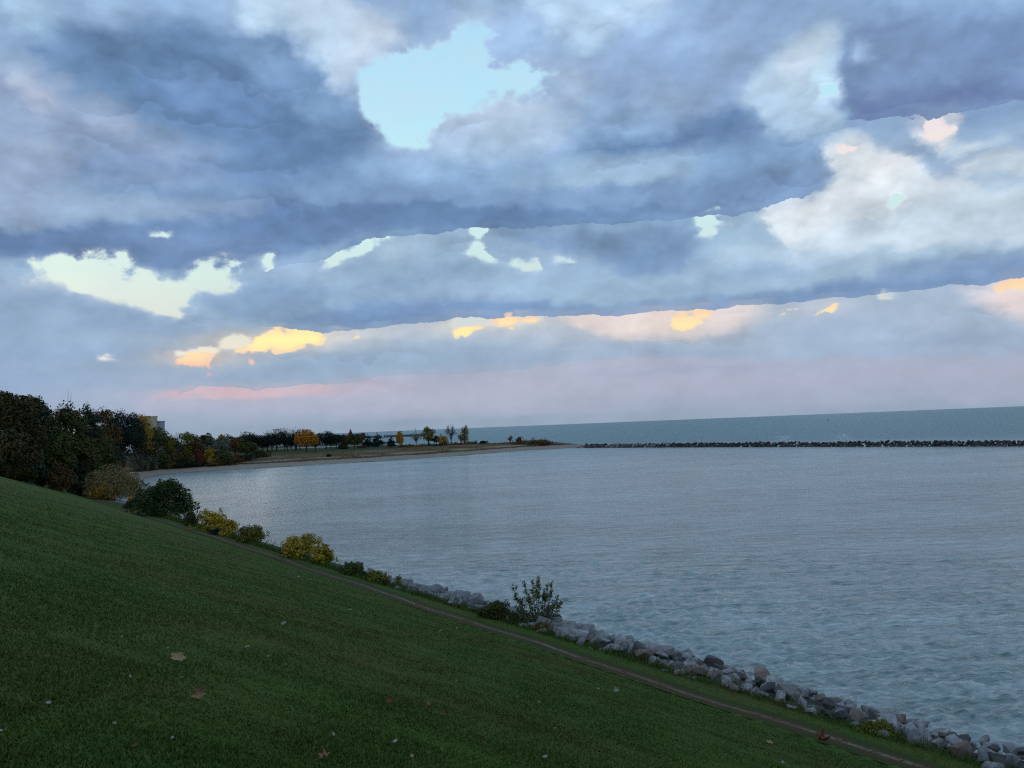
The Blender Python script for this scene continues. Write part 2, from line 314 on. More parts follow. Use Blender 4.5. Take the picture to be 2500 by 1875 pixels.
_ta = np.linspace(-36, 36, NCOL); _te = np.concatenate([-1.2 + .3 * np.arange(60), 17.5 + .95 * np.arange(18)])
def _near(e, a): return _src[np.clip(np.round((e + 2) / .2).astype(int), 0, len(_GE) - 1)][:, np.clip(np.round((a + 40) / .2).astype(int), 0, len(_GA) - 1)]
_lum = _lin @ np.array([.25, .6, .15]); _lin = (_lum[..., None] + (_lin - _lum[..., None]) * .90) * (1.05, 1.08, 1.03)
_ctr = _blur(_lum / _lum.max(), 2.5) * _lum.max(); _lin = _lin * (1 + .20 * (_lum / _ctr - 1))[..., None]
_src = np.dstack([_lin, sky_cov, sky_lit])
_T = sum(_near(_te + b, _ta + a) for a in (-.12, 0, .12) for b in (-.1, .1)) / 6

world = bpy.data.worlds.new('World'); SC.world = world; world.use_nodes = True
w = NT(world.node_tree); w.n.clear()
def build_sky():
    d = w.vmath('NORMALIZE', w.new('ShaderNodeTexCoord').outputs['Generated'])
    sx = w.new('ShaderNodeSeparateXYZ'); w.put(sx.inputs[0], d)
    az = w.math('DEGREES', w.math('ARCTAN2', sx.outputs[0], sx.outputs[1]))
    el = w.math('DEGREES', w.math('ARCSINE', sx.outputs[2]))
    q = w.vmath('MULTIPLY', d, (1, 1, 1.45))
    n1 = w.new('ShaderNodeSeparateColor'); w.put(n1.inputs[0], w.noise(q, 20, 8, .6, color=True))
    nA = w.noise(w.vmath('ADD', q, (3.1, 1.7, .4)), 34, 9, .62)
    nB = w.noise(w.vmath('ADD', w.vmath('MULTIPLY', d, (1, 1, 1.7)), (7.3, 2.2, 5.1)), 9, 8, .56)
    wob = w.lin(el, 1, 14, .35, 1.0)
    az2 = w.math('MULTIPLY_ADD', w.math('MULTIPLY', w.math('SUBTRACT', n1.outputs[0], .5), wob), 2.6, az)
    el2 = w.math('MULTIPLY_ADD', w.math('MULTIPLY', w.math('SUBTRACT', n1.outputs[1], .5), wob), 1.5, el)
    def cell(s_, off):
        v = w.new('ShaderNodeTexVoronoi', feature='F1'); v.inputs['Scale'].default_value = s_
        w.put(v.inputs['Vector'], w.vmath('ADD', w.vmath('MULTIPLY_ADD', n1.inputs[0].links[0].from_socket, (.03, .03, .03), q), off)); return v.outputs['Distance']
    puffs = w.math('ADD', w.math('MULTIPLY', w.math('SUBTRACT', .45, cell(20, (5, 1, 2))), .65), w.math('MULTIPLY', w.math('SUBTRACT', .45, cell(48, (2, 4, 7))), .40))
    nE = w.math('ADD', w.math('MULTIPLY', w.math('SUBTRACT', nA, .5), .8), w.math('MULTIPLY', puffs, .75))
    az2 = w.math('MULTIPLY_ADD', nE, w.math('MULTIPLY', wob, 1.5), az2); el2 = w.math('MULTIPLY_ADD', nE, w.math('MULTIPLY', wob, 1.0), el2)
    # the layout in view carries on mirrored round the horizon
    u = w.math('DIVIDE', w.math('PINGPONG', w.math('ADD', az2, 36 + 288), 72), 72)
    back = w.sstep(w.math('ABSOLUTE', az), 108, 180)
    u = w.math('ADD', w.math('MULTIPLY', u, w.math('SUBTRACT', 1, back)), w.math('MULTIPLY', back, .5))
    def fcurve(ys):
        n = w.new('ShaderNodeFloatCurve'); mp = n.mapping; mp.use_clip = False; mp.extend = 'HORIZONTAL'; cv = mp.curves[0]
        k = len(ys) - 1; cv.points[0].location = (0, ys[0]); cv.points[-1].location = (1, ys[k])
        for i in range(1, k): cv.points.new(i / k, ys[i])
        for q_ in cv.points: q_.handle_type = 'VECTOR'
        mp.update(); w.put(n.inputs[1], u); return n.outputs[0]
    for hw, rag, pts in CLOUD_EDGES:
        ua = np.linspace(-36, 36, 73); A_ = np.array(pts)
        wt_ = np.clip(np.minimum(ua - A_[0, 0], A_[-1, 0] - ua) / 2.5 + (1 if A_[-1, 0] > 31 else 0) * (ua > 20) * 3, 0, 1) * (ua > A_[0, 0])
        line = w.math('MULTIPLY_ADD', nE, rag * 2, w.math('MULTIPLY', fcurve(np.interp(ua, A_[:, 0], A_[:, 1]) / 40), 40))
        dl = w.math('SUBTRACT', el2, line)
        el2 = w.math('MULTIPLY_ADD', w.math('SIGN', dl), w.math('MAXIMUM', w.math('ABSOLUTE', dl), w.math('MULTIPLY', fcurve(wt_), hw)), line)
    r = w.math('MINIMUM', w.math('DIVIDE', w.math('ADD', el2, 1.2), .3), w.math('ADD', 60, w.math('DIVIDE', w.math('SUBTRACT', el2, 17.5), .95)))
    r = w.math('MAXIMUM', w.math('MINIMUM', r, NROW - 1), 0)
    xs = np.linspace(0, 1, NCOL)
    def curve(rows3, prev=None):
        n = w.new('ShaderNodeRGBCurve'); mp = n.mapping; mp.use_clip = False; mp.extend = 'HORIZONTAL'
        for c in range(3):
            cv = mp.curves[c]; ys = rows3[:, c]
            keep = [0]
            for k in range(1, NCOL - 1):
                if abs(ys[k] - ys[k-1]) > .002 or abs(ys[k+1] - ys[k]) > .002 or k % 8 == 0: keep.append(k)
            keep.append(NCOL - 1)
            while len(cv.points) > 2: cv.points.remove(cv.points[-2])
            cv.points[0].location = (0, ys[0]); cv.points[-1].location = (1, ys[NCOL - 1])
            for k in keep[1:-1]: cv.points.new(xs[k], ys[k])
            for p in cv.points: p.handle_type = 'AUTO_CLAMPED'
        mp.update()
        w.put(n.inputs[1], u if prev is None else w.math('MULTIPLY_ADD', prev, 1e-9, u))
        return n.outputs[0]
    accC = None; accM = None
    for i in range(NROW):
        ri = r if accC is None else w.math('MULTIPLY_ADD', accM, 1e-9, r)
        wt = w.math('MAXIMUM', w.math('SUBTRACT', 1, w.math('ABSOLUTE', w.math('SUBTRACT', ri, i))), 0)
        c = curve(_T[i, :, :3], accC)
        accC = w.vmath('MULTIPLY', c, wt) if accC is None else w.vmath('ADD', accC, w.vmath('MULTIPLY', c, wt))
        mk = np.zeros((NCOL, 3)); mk[:, 0] = _T[i, :, 3]; mk[:, 1] = _T[i, :, 4]
        if mk[:, 0].min() > .995 and mk[:, 1].max() < .005:
            c = (1, 0, 0)
        else:
            c = curve(mk, accM)
        accM = w.vmath('MULTIPLY', c, wt) if accM is None else w.vmath('ADD', accM, w.vmath('MULTIPLY', c, wt))
    sm = w.new('ShaderNodeSeparateXYZ'); w.put(sm.inputs[0], accM)
    cov, lit = sm.outputs[0], sm.outputs[1]
    front = w.math('SUBTRACT', 1, w.sstep(w.math('ABSOLUTE', az), 36, 50))
    edge = nE
    band = w.math('MULTIPLY', cov, w.math('SUBTRACT', 1, cov)); fine = w.math('MULTIPLY_ADD', edge, w.math('MULTIPLY', band, 9), cov)
    covS = w.sstep(fine, .27, .73)
    litS = w.math('MULTIPLY', w.sstep(w.math('MULTIPLY_ADD', edge, w.math('MULTIPLY', w.math('MULTIPLY', lit, w.math('SUBTRACT', 1, lit)), 11), lit), .24, .62), front)
    # clear air behind the clouds: Nishita sky, tinted towards the dusk colours
    nish = w.new('ShaderNodeTexSky', sky_type='NISHITA'); nish.sun_disc = False
    nish.sun_elevation = SUN_EL; nish.sun_rotation = SUN_AZ; nish.altitude = 200
    t = w.lin(el, 0, 36)
    clear = w.ramp(t, [(0, s2l(205, 190, 195)), (.16, s2l(222, 218, 204)), (.22, s2l(205, 216, 212)), (.30, s2l(203, 231, 226)),
                       (.40, s2l(205, 240, 240)), (.58, s2l(186, 232, 250)), (1, s2l(150, 208, 246))])
    clear = w.vmath('ADD', w.vmath('SCALE', clear), w.vmath('MULTIPLY', nish.outputs[0], (.006, .006, .006)))
    clear.node.inputs[0].links[0].from_node.inputs[3].default_value = .97
    clear = w.mix(w.lin(nB, .40, .70, 0, .42), clear, (.62, .70, .80))
    # clouds: body shading with billow detail, paler thin rims
    relief = None
    for sc_, det, amp, off in ((6, 3, .80, .030), (15, 5, .46, .013), (44, 4, .17, .005)):
        q2 = w.vmath('ADD', w.vmath('MULTIPLY', d, (1, 1, 1.5)), (sc_, 2.2, 5.1))
        lo_ = w.noise(q2, sc_, det, .55); hi_ = w.noise(w.vmath('ADD', q2, (-off * .5, 0, off * 1.7)), sc_, det, .55)
        v = w.math('MULTIPLY', w.math('SUBTRACT', lo_, hi_), amp); relief = v if relief is None else w.math('ADD', relief, v)
    sh = w.math('ADD', 1, w.math('MULTIPLY', w.math('SUBTRACT', nB, .5), w.lin(el, 2, 12, .10, .36)))
    sh = w.math('ADD', sh, w.math('MULTIPLY', relief, w.lin(el, 2, 12, .22, 1.0)))
    sh = w.math('ADD', sh, w.math('MULTIPLY', edge, w.lin(el, 2, 12, .10, .25)))
    # overlapping banks: each has a crisp pale top and darkens towards the base
    ph = w.math('ADD', w.math('MULTIPLY', el, .40), w.math('ADD', w.math('MULTIPLY', w.math('SUBTRACT', nB, .5), 2.0), w.math('ADD', w.math('MULTIPLY', puffs, .75), w.math('MULTIPLY', w.math('SUBTRACT', nA, .5), .30))))
    lay = w.math('FRACT', ph); lay = w.math('SUBTRACT', w.math('MULTIPLY', lay, w.sstep(w.math('SUBTRACT', 1, lay), 0, .12)), .45)
    amt = w.math('MULTIPLY', w.lin(el, 1.5, 9, .05, .20), w.sstep(w.noise(w.vmath('ADD', q, (1.2, 8.1, 3.3)), 5, 3, .5), .46, .62))
    sh = w.math('ADD', sh, w.math('MULTIPLY', lay, amt))
    body = w.vmath('MULTIPLY', accC, sh)
    rim = w.math('MULTIPLY', w.math('SUBTRACT', 1, w.sstep(fine, .5, 1.0)), .55)
    body = w.mix(rim, body, w.vmath('ADD', w.vmath('MULTIPLY', body, (1.05, 1.02, 1.0)), (.16, .16, .17)))
    glow = w.ramp(w.lin(el, 0, 30), [(0, s2l(226, 168, 176)), (.14, s2l(232, 178, 178)), (.185, s2l(253, 224, 184)), (.215, s2l(255, 238, 178)), (.25, s2l(252, 216, 184)), (.4, s2l(240, 224, 218)), (.6, s2l(243, 236, 234))])
    core = w.sstep(w.math('MULTIPLY_ADD', edge, .9, lit), .55, .95)
    core = w.math('MULTIPLY', core, w.math('SUBTRACT', 1, w.math('MULTIPLY', w.sstep(az, 2, 9), .75)))
    glow = w.mix(core, w.vmath('MULTIPLY', glow, (.97, .94, 1.0)), w.vmath('MULTIPLY', glow, (1.06, 1.10, .95)))
    c = w.mix(covS, clear, body)
    c = w.mix(litS, c, glow)
    bg = w.new('ShaderNodeBackground'); w.put(bg.inputs[0], c); bg.inputs[1].default_value = 1.0
    out = w.new('ShaderNodeOutputWorld'); w.l.new(bg.outputs[0], out.inputs[0])
build_sky()
world.cycles.sampling_method = 'MANUAL'; world.cycles.sample_map_resolution = 512

sun = bpy.data.lights.new('sun', 'SUN'); sun.energy = 0.2; sun.angle = math.radians(34); sun.color = (1.0, .9, .78)
so = bpy.data.objects.new('sun', sun); COL.objects.link(so)
sd = Vector((math.sin(SUN_AZ) * math.cos(SUN_EL), math.cos(SUN_AZ) * math.cos(SUN_EL), math.sin(SUN_EL)))
so.rotation_euler = sd.to_track_quat('Z', 'Y').to_euler()


# ------------------------------------------------------------------ object helpers
def new_mesh(name, verts, faces, mats=None, smooth=False, uv=None, attrs=None):
    me = bpy.data.meshes.new(name)
    v = np.asarray(verts, np.float32).reshape(-1, 3)
    if isinstance(faces, np.ndarray): fl = [faces]
    else:
        by = {}
        for f in faces: by.setdefault(len(f), []).append(f)
        fl = [np.array(a) for a in by.values()]
    nl = sum(f.size for f in fl); npoly = sum(len(f) for f in fl)
    me.vertices.add(len(v)); me.vertices.foreach_set('co', v.ravel())
    me.loops.add(nl); me.polygons.add(npoly)
    me.loops.foreach_set('vertex_index', np.concatenate([f.ravel() for f in fl]).astype(np.int32))
    st = []; s = 0
    for f in fl:
        st.append(s + np.arange(len(f)) * f.shape[1]); s += f.size
    me.polygons.foreach_set('loop_start', np.concatenate(st).astype(np.int32))
    if smooth: me.polygons.foreach_set('use_smooth', np.ones(npoly, bool))
    me.update(calc_edges=True)
    for mt in (mats if isinstance(mats, (list, tuple)) else [mats]):
        if mt: me.materials.append(mt)
    for k, a in (attrs or {}).items():
        at = me.attributes.new(k, 'FLOAT', 'POINT'); at.data.foreach_set('value', np.asarray(a, np.float32))
    return me
def link(name, data, parent=None):
    o = bpy.data.objects.new(name, data); COL.objects.link(o)
    if parent: o.parent = parent
    return o
def tag(o, label=None, cat=None, group=None, kind=None):
    if label: o['label'] = label
    if cat: o['category'] = cat
    if group: o['group'] = group
    if kind: o['kind'] = kind
    return o
def empty(name, loc, label, cat, group=None, rz=0):
    o = link(name, None); o.location = loc; o.rotation_euler = (0, 0, rz); o.empty_display_size = .2
    return tag(o, label, cat, group)

# ------------------------------------------------------------------ shape of the land
WD = np.array([.82, .572]); WD /= np.linalg.norm(WD)      # towards the water
SDIR = np.array([-WD[1], WD[0]])                          # along the shore, away from the camera
Q0 = 34.0
def shore(t, d): return WD * (Q0 - d) + SDIR * t
_land = [tuple(shore(t, 0)) for t in (-260, -100, -20, 40, 100, 150, 185, 215)] + [(-106, 238), (-117, 256), (-128, 282), (-139, 312), (-142, 330), (-138, 345),
    (-122, 355.5), (-104, 362), (-87, 374), (-67, 385), (-48, 400), (-26, 420), (-3, 456), (14, 474), (38, 480),
    (52, 493), (32, 532), (-25, 575), (-60, 615), (-120, 660), (-200, 720), (-420, 800), (-900, 900), (-1300, 500), (-1300, -260)]
LAND = np.array(_land)
def coords(x, y):
    x = np.asarray(x, float); y = np.asarray(y, float)
    d2 = np.full(x.shape, 1e12); ins = np.zeros(x.shape, bool)
    A = LAND; B = np.roll(LAND, -1, 0)
    for (x1, y1), (x2, y2) in zip(A, B):
        ex, ey = x2 - x1, y2 - y1; L = ex * ex + ey * ey
        k = np.clip(((x - x1) * ex + (y - y1) * ey) / L, 0, 1)
        d2 = np.minimum(d2, (x - x1 - k * ex) ** 2 + (y - y1 - k * ey) ** 2)
        if y1 != y2: ins ^= ((y >= min(y1, y2)) & (y < max(y1, y2))) & (x < x1 + (y - y1) * ex / ey)
    d = np.sqrt(d2); d = np.where(ins, d, -d)
    return d, x * SDIR[0] + y * SDIR[1]
def bumps(x, y, s, seed):
    r = np.random.default_rng(seed); z = 0
    for k in range(9):
        a = r.uniform(0, 6.28); f = s * r.uniform(.5, 2.0); z = z + np.sin((x * math.cos(a) + y * math.sin(a)) * f + r.uniform(0, 6.28)) / 9
    return z
def ground_z(x, y):
    d, t = coords(x, y)
    near = np.interp(d, [-14, -6, -1.5, 0, 1.5, 3.5, 6.5, 8, 9.6, 34, 40, 60], [-4, -2.2, -.5, .1, 1.0, 1.85, 2.48, 2.75, 2.9, 12.4, 13.8, 15])
    far = np.interp(d, [-14, -6, 0, 7, 11, 18, 40, 90], [-4, -1.6, 0, 1.2, 1.75, 2.7, 3.7, 4.1])
    k = np.clip((t - 195) / 110, 0, 1); k = k * k * (3 - 2 * k)
    z = near * (1 - k) + far * k
    return z + np.where(d > 9.5, np.minimum((d - 9.5) / 6, 1) * (.16 * bumps(x, y, .22, 3) + .07 * bumps(x, y, .8, 4)), 0) + np.where(d > 0, .02 * bumps(x, y, 2.5, 5), 0)
def gz(x, y): return float(ground_z(np.array([x]), np.array([y]))[0])
def rayxy(sx, D):
    """ground position at distance D (along the view axis) on the bearing of column sx of the 2500 px photograph"""
    return (sx - 1250) / 2010 * D, D
HOR = lambda sx: 1040.6 - (sx - 1250) * .03966           # height of the horizon in that column
def top_z(sx, sy, D): return EYE + (HOR(sx) - sy) / 2010 * D

# ------------------------------------------------------------------ materials
def mat(name):
    mt = bpy.data.materials.new(name); mt.use_nodes = True; n = NT(mt.node_tree); n.n.clear()
    p = n.new('ShaderNodeBsdfPrincipled'); o = n.new('ShaderNodeOutputMaterial'); n.l.new(p.outputs[0], o.inputs[0])
    p.inputs['Specular IOR Level'].default_value = .25
    return mt, n, p
def pos(n): return n.new('ShaderNodeNewGeometry').outputs['Position']
def objpos(n): return n.new('ShaderNodeTexCoord').outputs['Object']
def bump(n, p, h, strength, dist):
    b = n.new('ShaderNodeBump'); b.inputs['Strength'].default_value = strength; b.inputs['Distance'].default_value = dist
    n.put(b.inputs['Height'], h); n.l.new(b.outputs[0], p.inputs['Normal']); return b

def mat_plain(name, c, rough=.7, var=.25, scale=3):
    mt, n, p = mat(name); v = n.noise(objpos(n), scale, 5, .6)
    n.put(p.inputs['Base Color'], n.mix(v, [x * (1 - var) for x in c], [x * (1 + var) for x in c])); p.inputs['Roughness'].default_value = rough
    return mt
def mat_leaf(name, cols, rough=.75, patch=.35):
    """leaves: each leaf picks a tone, whole limbs lean to one of them"""
    mt, n, p = mat(name); g = n.new('ShaderNodeNewGeometry')
    k = n.noise(g.outputs['Position'], patch, 3, .6)
    f = n.math('ADD', n.math('MULTIPLY', g.outputs['Random Per Island'], .3), n.lin(k, .3, .7, 0, .7))
    n.put(p.inputs['Base Color'], n.ramp(f, [(i / (len(cols) - 1) * .8 + .1, c) for i, c in enumerate(cols)]))
    p.inputs['Roughness'].default_value = rough; p.inputs['Specular IOR Level'].default_value = .15
    return mt

def mat_lawn():
    mt, n, p = mat('lawn'); g = pos(n)
    a = n.noise(g, .35, 5, .6); b = n.noise(g, 2.6, 6, .7); c = n.noise(g, 22, 4, .7); e = n.noise(n.vmath('ADD', g, (31, 7, 0)), .13, 4, .55)
    col = n.ramp(n.math('ADD', n.math('MULTIPLY', b, .55), n.math('MULTIPLY', c, .45)), [(.28, (.038, .064, .009)), (.5, (.056, .094, .014)), (.72, (.078, .122, .024))])
    dry = n.sstep(n.math('ADD', n.math('MULTIPLY', e, .7), n.math('MULTIPLY', b, .3)), .46, .66)
    col = n.mix(n.math('MULTIPLY', dry, .6), col, (.085, .075, .018))
    col = n.mix(n.math('MULTIPLY', n.sstep(a, .55, .75), .4), col, (.028, .082, .018))
    d = n.new('ShaderNodeAttribute', attribute_name='inland').outputs['Fac']
    col = n.mix(n.sstep(n.math('ADD', d, n.math('MULTIPLY', n.math('SUBTRACT', b, .5), 1.2)), 5.7, 6.4), n.mix(c, (.045, .042, .036), (.11, .105, .095)), col)
    n.put(p.inputs['Base Color'], col); p.inputs['Roughness'].default_value = .95; p.inputs['Specular IOR Level'].default_value = .08
    bump(n, p, n.math('ADD', b, n.math('MULTIPLY', c, .5)), .8, .05)
    return mt
def mat_far_ground():
    mt, n, p = mat('shore_ground'); g = pos(n)
    d = n.new('ShaderNodeAttribute', attribute_name='inland').outputs['Fac']
    wv = n.noise(g, .06, 5, .6); wf = n.noise(g, .4, 5, .65)
    dd = n.math('ADD', d, n.math('MULTIPLY', n.math('SUBTRACT', n.math('ADD', n.math('MULTIPLY', wv, .6), n.math('MULTIPLY', wf, .4)), .5), 14))
    f = n.lin(dd, -4, 76)
    col = n.ramp(f, [(0, (.10, .09, .08)), (.05, (.17, .135, .10)), (.07, (.33, .27, .21)), (.17, (.33, .26, .195)), (.185, (.085, .06, .038)), (.225, (.10, .07, .042)), (.25, (.30, .25, .155)),
                     (.31, (.27, .215, .125)), (.36, (.15, .08, .05)), (.47, (.19, .10, .06)), (.60, (.20, .155, .085)), (.80, (.13, .09, .045)), (.93, (.05, .07, .025)), (1, (.04, .065, .025))])
    col = n.mix(n.lin(wf, .35, .75, 0, .5), col, n.mix(.5, col, (.05, .04, .026)))
    n.put(p.inputs['Base Color'], col); p.inputs['Roughness'].default_value = .95; p.inputs['Specular IOR Level'].default_value = .05
    bump(n, p, wf, .5, .3)
    return mt
def mat_path():
    mt, n, p = mat('worn_soil'); uv = n.new('ShaderNodeUVMap').outputs[0]
    s = n.new('ShaderNodeSeparateXYZ'); n.put(s.inputs[0], uv); g = pos(n)
    wv = n.noise(g, 1.3, 5, .65); wf = n.noise(g, 9, 5, .7); big = n.noise(g, .12, 3, .5)
    x = n.math('ADD', n.math('ABSOLUTE', n.math('SUBTRACT', s.outputs[0], .5)), n.math('MULTIPLY', n.math('SUBTRACT', n.math('ADD', n.math('MULTIPLY', wv, .6), n.math('MULTIPLY', wf, .4)), .5), .36))
    soil = n.mix(wf, (.056, .034, .016), (.11, .066, .034))
    grass = n.mix(wf, (.024, .046, .010), (.055, .070, .020))
    soil = n.mix(n.sstep(n.math('ADD', wv, n.math('MULTIPLY', big, .4)), .70, .92), soil, grass)
    col = n.mix(n.sstep(x, .16, .36), soil, grass)
    xl = n.math('ADD', n.math('ABSOLUTE', n.math('SUBTRACT', s.outputs[0], .47)), n.math('MULTIPLY', n.math('SUBTRACT', wv, .5), .16))
    track = n.math('MULTIPLY', n.math('SUBTRACT', 1, n.sstep(xl, .045, .115)), n.math('MULTIPLY', n.sstep(n.math('ADD', n.math('MULTIPLY', wf, .8), n.math('MULTIPLY', wv, .6)), .60, .78), n.lin(big, .35, .65, .25, 1)))
    col = n.mix(track, col, n.mix(wf, (.13, .10, .07), (.29, .235, .18)))
    n.put(p.inputs['Base Color'], col); p.inputs['Roughness'].default_value = .95; p.inputs['Specular IOR Level'].default_value = .08
    bump(n, p, wf, .9, .05)
    return mt
def mat_rock(name, tones, scale=1.0):
    mt, n, p = mat(name); oi = n.new('ShaderNodeObjectInfo').outputs['Random']; o = objpos(n)
    off = n.vmath('ADD', o, n.vmath('SCALE', (31, 17, 23))); off.node.inputs[1].links[0].from_node.inputs[3].default_value = 1
    sh = n.new('ShaderNodeCombineXYZ'); n.put(sh.inputs[0], n.math('MULTIPLY', oi, 97)); n.put(sh.inputs[1], n.math('MULTIPLY', oi, 53))
    q = n.vmath('ADD', o, sh.outputs[0])
    a = n.noise(q, 1.6 * scale, 6, .62); b = n.noise(q, 7 * scale, 6, .7); v = n.noise(n.vmath('MULTIPLY', q, (1, 1, 3.5)), 2.2 * scale, 4, .6, 1.5)
    base = n.ramp(oi, [(i / max(1, len(tones) - 1), c) for i, c in enumerate(tones)], 'CONSTANT' if len(tones) > 6 else 'LINEAR')
    col = n.mix(n.lin(b, .3, .7, 0, .6), n.mix(.5, base, (.05, .05, .05)), base)
    col = n.mix(n.lin(a, .5, .72, 0, .7), col, n.vmath('MULTIPLY', base, (1.45, 1.42, 1.42)))
    col = n.mix(n.lin(v, .56, .64, 0, .55), col, n.vmath('MULTIPLY', base, (.42, .38, .34)))
    n.put(p.inputs['Base Color'], col); p.inputs['Roughness'].default_value = .8
    bump(n, p, n.math('ADD', n.math('MULTIPLY', a, .7), n.math('MULTIPLY', b, .4)), .9, .12)
    return mt
def mat_water():
    mt, n, p = mat('lake_water'); g = pos(n)
    dist = n.vmath('LENGTH', g); dist = dist.node.outputs['Value']
    # sheltered bay is greyer, open lake greener
    s = n.new('ShaderNodeSeparateXYZ'); n.put(s.inputs[0], g)
    bw = n.math('ADD', n.math('MULTIPLY', s.outputs[0], .797), n.math('MULTIPLY', s.outputs[1], .604))
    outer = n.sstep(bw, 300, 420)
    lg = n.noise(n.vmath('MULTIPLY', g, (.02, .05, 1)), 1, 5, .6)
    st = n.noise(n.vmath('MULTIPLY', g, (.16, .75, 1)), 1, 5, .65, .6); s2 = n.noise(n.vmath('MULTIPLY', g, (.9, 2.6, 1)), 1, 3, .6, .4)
    k = n.math('ADD', n.math('MULTIPLY', lg, .25), n.math('ADD', n.math('MULTIPLY', st, .40), n.math('MULTIPLY', s2, .35)))  # streaks: uneven sky reflection of the ripples, painted into bay and lake colour
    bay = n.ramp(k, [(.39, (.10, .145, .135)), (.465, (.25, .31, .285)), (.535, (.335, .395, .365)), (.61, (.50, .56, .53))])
    dash = n.sstep(n.noise(n.vmath('MULTIPLY', n.vmath('ADD', g, (17, 5, 0)), (.55, 1.9, 1)), 1, 3, .55, .8), .60, .72)  # short dark dashes: dim wave faces painted into the bay colour
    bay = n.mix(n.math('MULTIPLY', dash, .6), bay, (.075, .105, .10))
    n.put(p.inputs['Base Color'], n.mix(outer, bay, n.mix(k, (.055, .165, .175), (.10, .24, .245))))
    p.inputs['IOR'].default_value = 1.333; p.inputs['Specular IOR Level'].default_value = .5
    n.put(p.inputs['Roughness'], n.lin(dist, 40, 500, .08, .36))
    q = n.vmath('MULTIPLY', g, (.85, 1.25, 0))
    h1 = n.noise(q, 1.3, 3, .55, .4); h2 = n.noise(q, 3.4, 4, .62, .5); h3 = n.noise(q, 9, 3, .6)
    h0 = n.noise(n.vmath('MULTIPLY', g, (.13, .42, 0)), 1, 4, .6, .5)
    h = n.math('ADD', n.math('ADD', n.math('ADD', n.math('MULTIPLY', h0, 1.2), n.math('MULTIPLY', h1, .32)), n.math('MULTIPLY', h2, .17)), n.math('MULTIPLY', h3, .035))
    b = bump(n, p, h, 1.0, 1.0)
    n.put(b.inputs['Distance'], n.lin(dist, 30, 600, .75, 1.0))
    return mt

M_lawn = mat_lawn(); M_far = mat_far_ground(); M_path = mat_path(); M_water = mat_water()
M_rock = mat_rock('boulder_stone', [(0.278, 0.264, 0.261), (0.365, 0.348, 0.343), (0.424, 0.397, 0.376), (0.321, 0.299, 0.288), (0.365, 0.306, 0.274), (0.247, 0.173, 0.128), (0.438, 0.417, 0.407), (0.306, 0.292, 0.293), (0.108, 0.097, 0.092), (0.380, 0.348, 0.319), (0.337, 0.327, 0.319)])
M_bwdark = mat_rock('dark_wet_stone', [(.050, .044, .042), (.075, .060, .052), (.095, .068, .052), (.042, .042, .044), (.06, .05, .046), (.115, .085, .065), (.05, .046, .046), (.07, .062, .058)], .6)
M_bwpale = mat_rock('pale_stone', [(.34, .28, .22), (.42, .36, .30), (.16, .13, .11), (.30, .25, .21), (.38, .34, .31), (.11, .09, .075), (.46, .41, .36), (.30, .25, .21)], .6)
M_bark = mat_plain('bark', (.045, .036, .030), .9, .4, 4)
M_twig = mat_plain('grey_twigs', (.085, .075, .068), .9, .3, 4)

# ------------------------------------------------------------------ lawn bank, path, shore, water
def grid_mesh(xs, ys, name, mt, dmin, attrs=False, skip=None, smooth=True):
    X, Y = np.meshgrid(xs, ys); Z = ground_z(X.ravel(), Y.ravel()); d, t = coords(X.ravel(), Y.ravel())
    nx, ny = len(xs), len(ys); i = np.arange(nx * ny).reshape(ny, nx)
    f = np.stack([i[:-1, :-1], i[:-1, 1:], i[1:, 1:], i[1:, :-1]], -1).reshape(-1, 4)
    keep = (d[f].max(1) > dmin)
    if skip is not None:
        cx = X.ravel()[f].mean(1); cy = Y.ravel()[f].mean(1); keep &= ~skip(cx, cy)
    f = f[keep]; used = np.unique(f); re = np.full(nx * ny, -1); re[used] = np.arange(len(used))
    V = np.stack([X.ravel(), Y.ravel(), Z], 1)[used]
    return link(name, new_mesh(name, V, re[f], mt, smooth, attrs={'inland': d[used]}))
YS = 214
tag(grid_mesh(np.arange(-140, 130.01, .6), np.arange(-130, YS + .01, .6), 'lawn', M_lawn, -9), kind='structure')
xf = np.concatenate([np.arange(-1300, -420, 20), np.arange(-420, 60.1, 2.2)]); yf = np.concatenate([np.arange(-260, YS - 1, 12), [YS], np.arange(YS + 2.2, 560, 2.2), np.arange(560, 910, 6)])
tag(grid_mesh(xf, yf, 'shore_ground', M_far, -12, skip=lambda x, y: (y < YS) & (x > -140) & (x < 130)), kind='structure')

def strip(name, t0, t1, dc, halfw, step, mt, lift, nx=9, wig=.12):
    ts = np.arange(t0, t1, step); V = []; uv = []
    for t in ts:
        c = dc + wig * math.sin(t * .31) + wig * .6 * math.sin(t * .83 + 1) + .25 * math.sin(t * .05)
        for k in range(nx):
            u = k / (nx - 1); p = shore(t, c + (u - .5) * 2 * halfw); V.append((p[0], p[1], 0)); uv.append((u, t / 4))
    V = np.array(V); V[:, 2] = ground_z(V[:, 0], V[:, 1]) + lift
    i = np.arange(len(ts) * nx).reshape(-1, nx)
    f = np.stack([i[:-1, :-1], i[:-1, 1:], i[1:, 1:], i[1:, :-1]], -1).reshape(-1, 4)
    me = new_mesh(name, V, f, mt, True)
    ul = me.uv_layers.new(name='UVMap'); ul.data.foreach_set('uv', np.array(uv, np.float32)[f.ravel()].ravel())
    return link(name, me)
tag(strip('path', -6, 208, 8.75, .8, .3, M_path, .035), kind='structure')

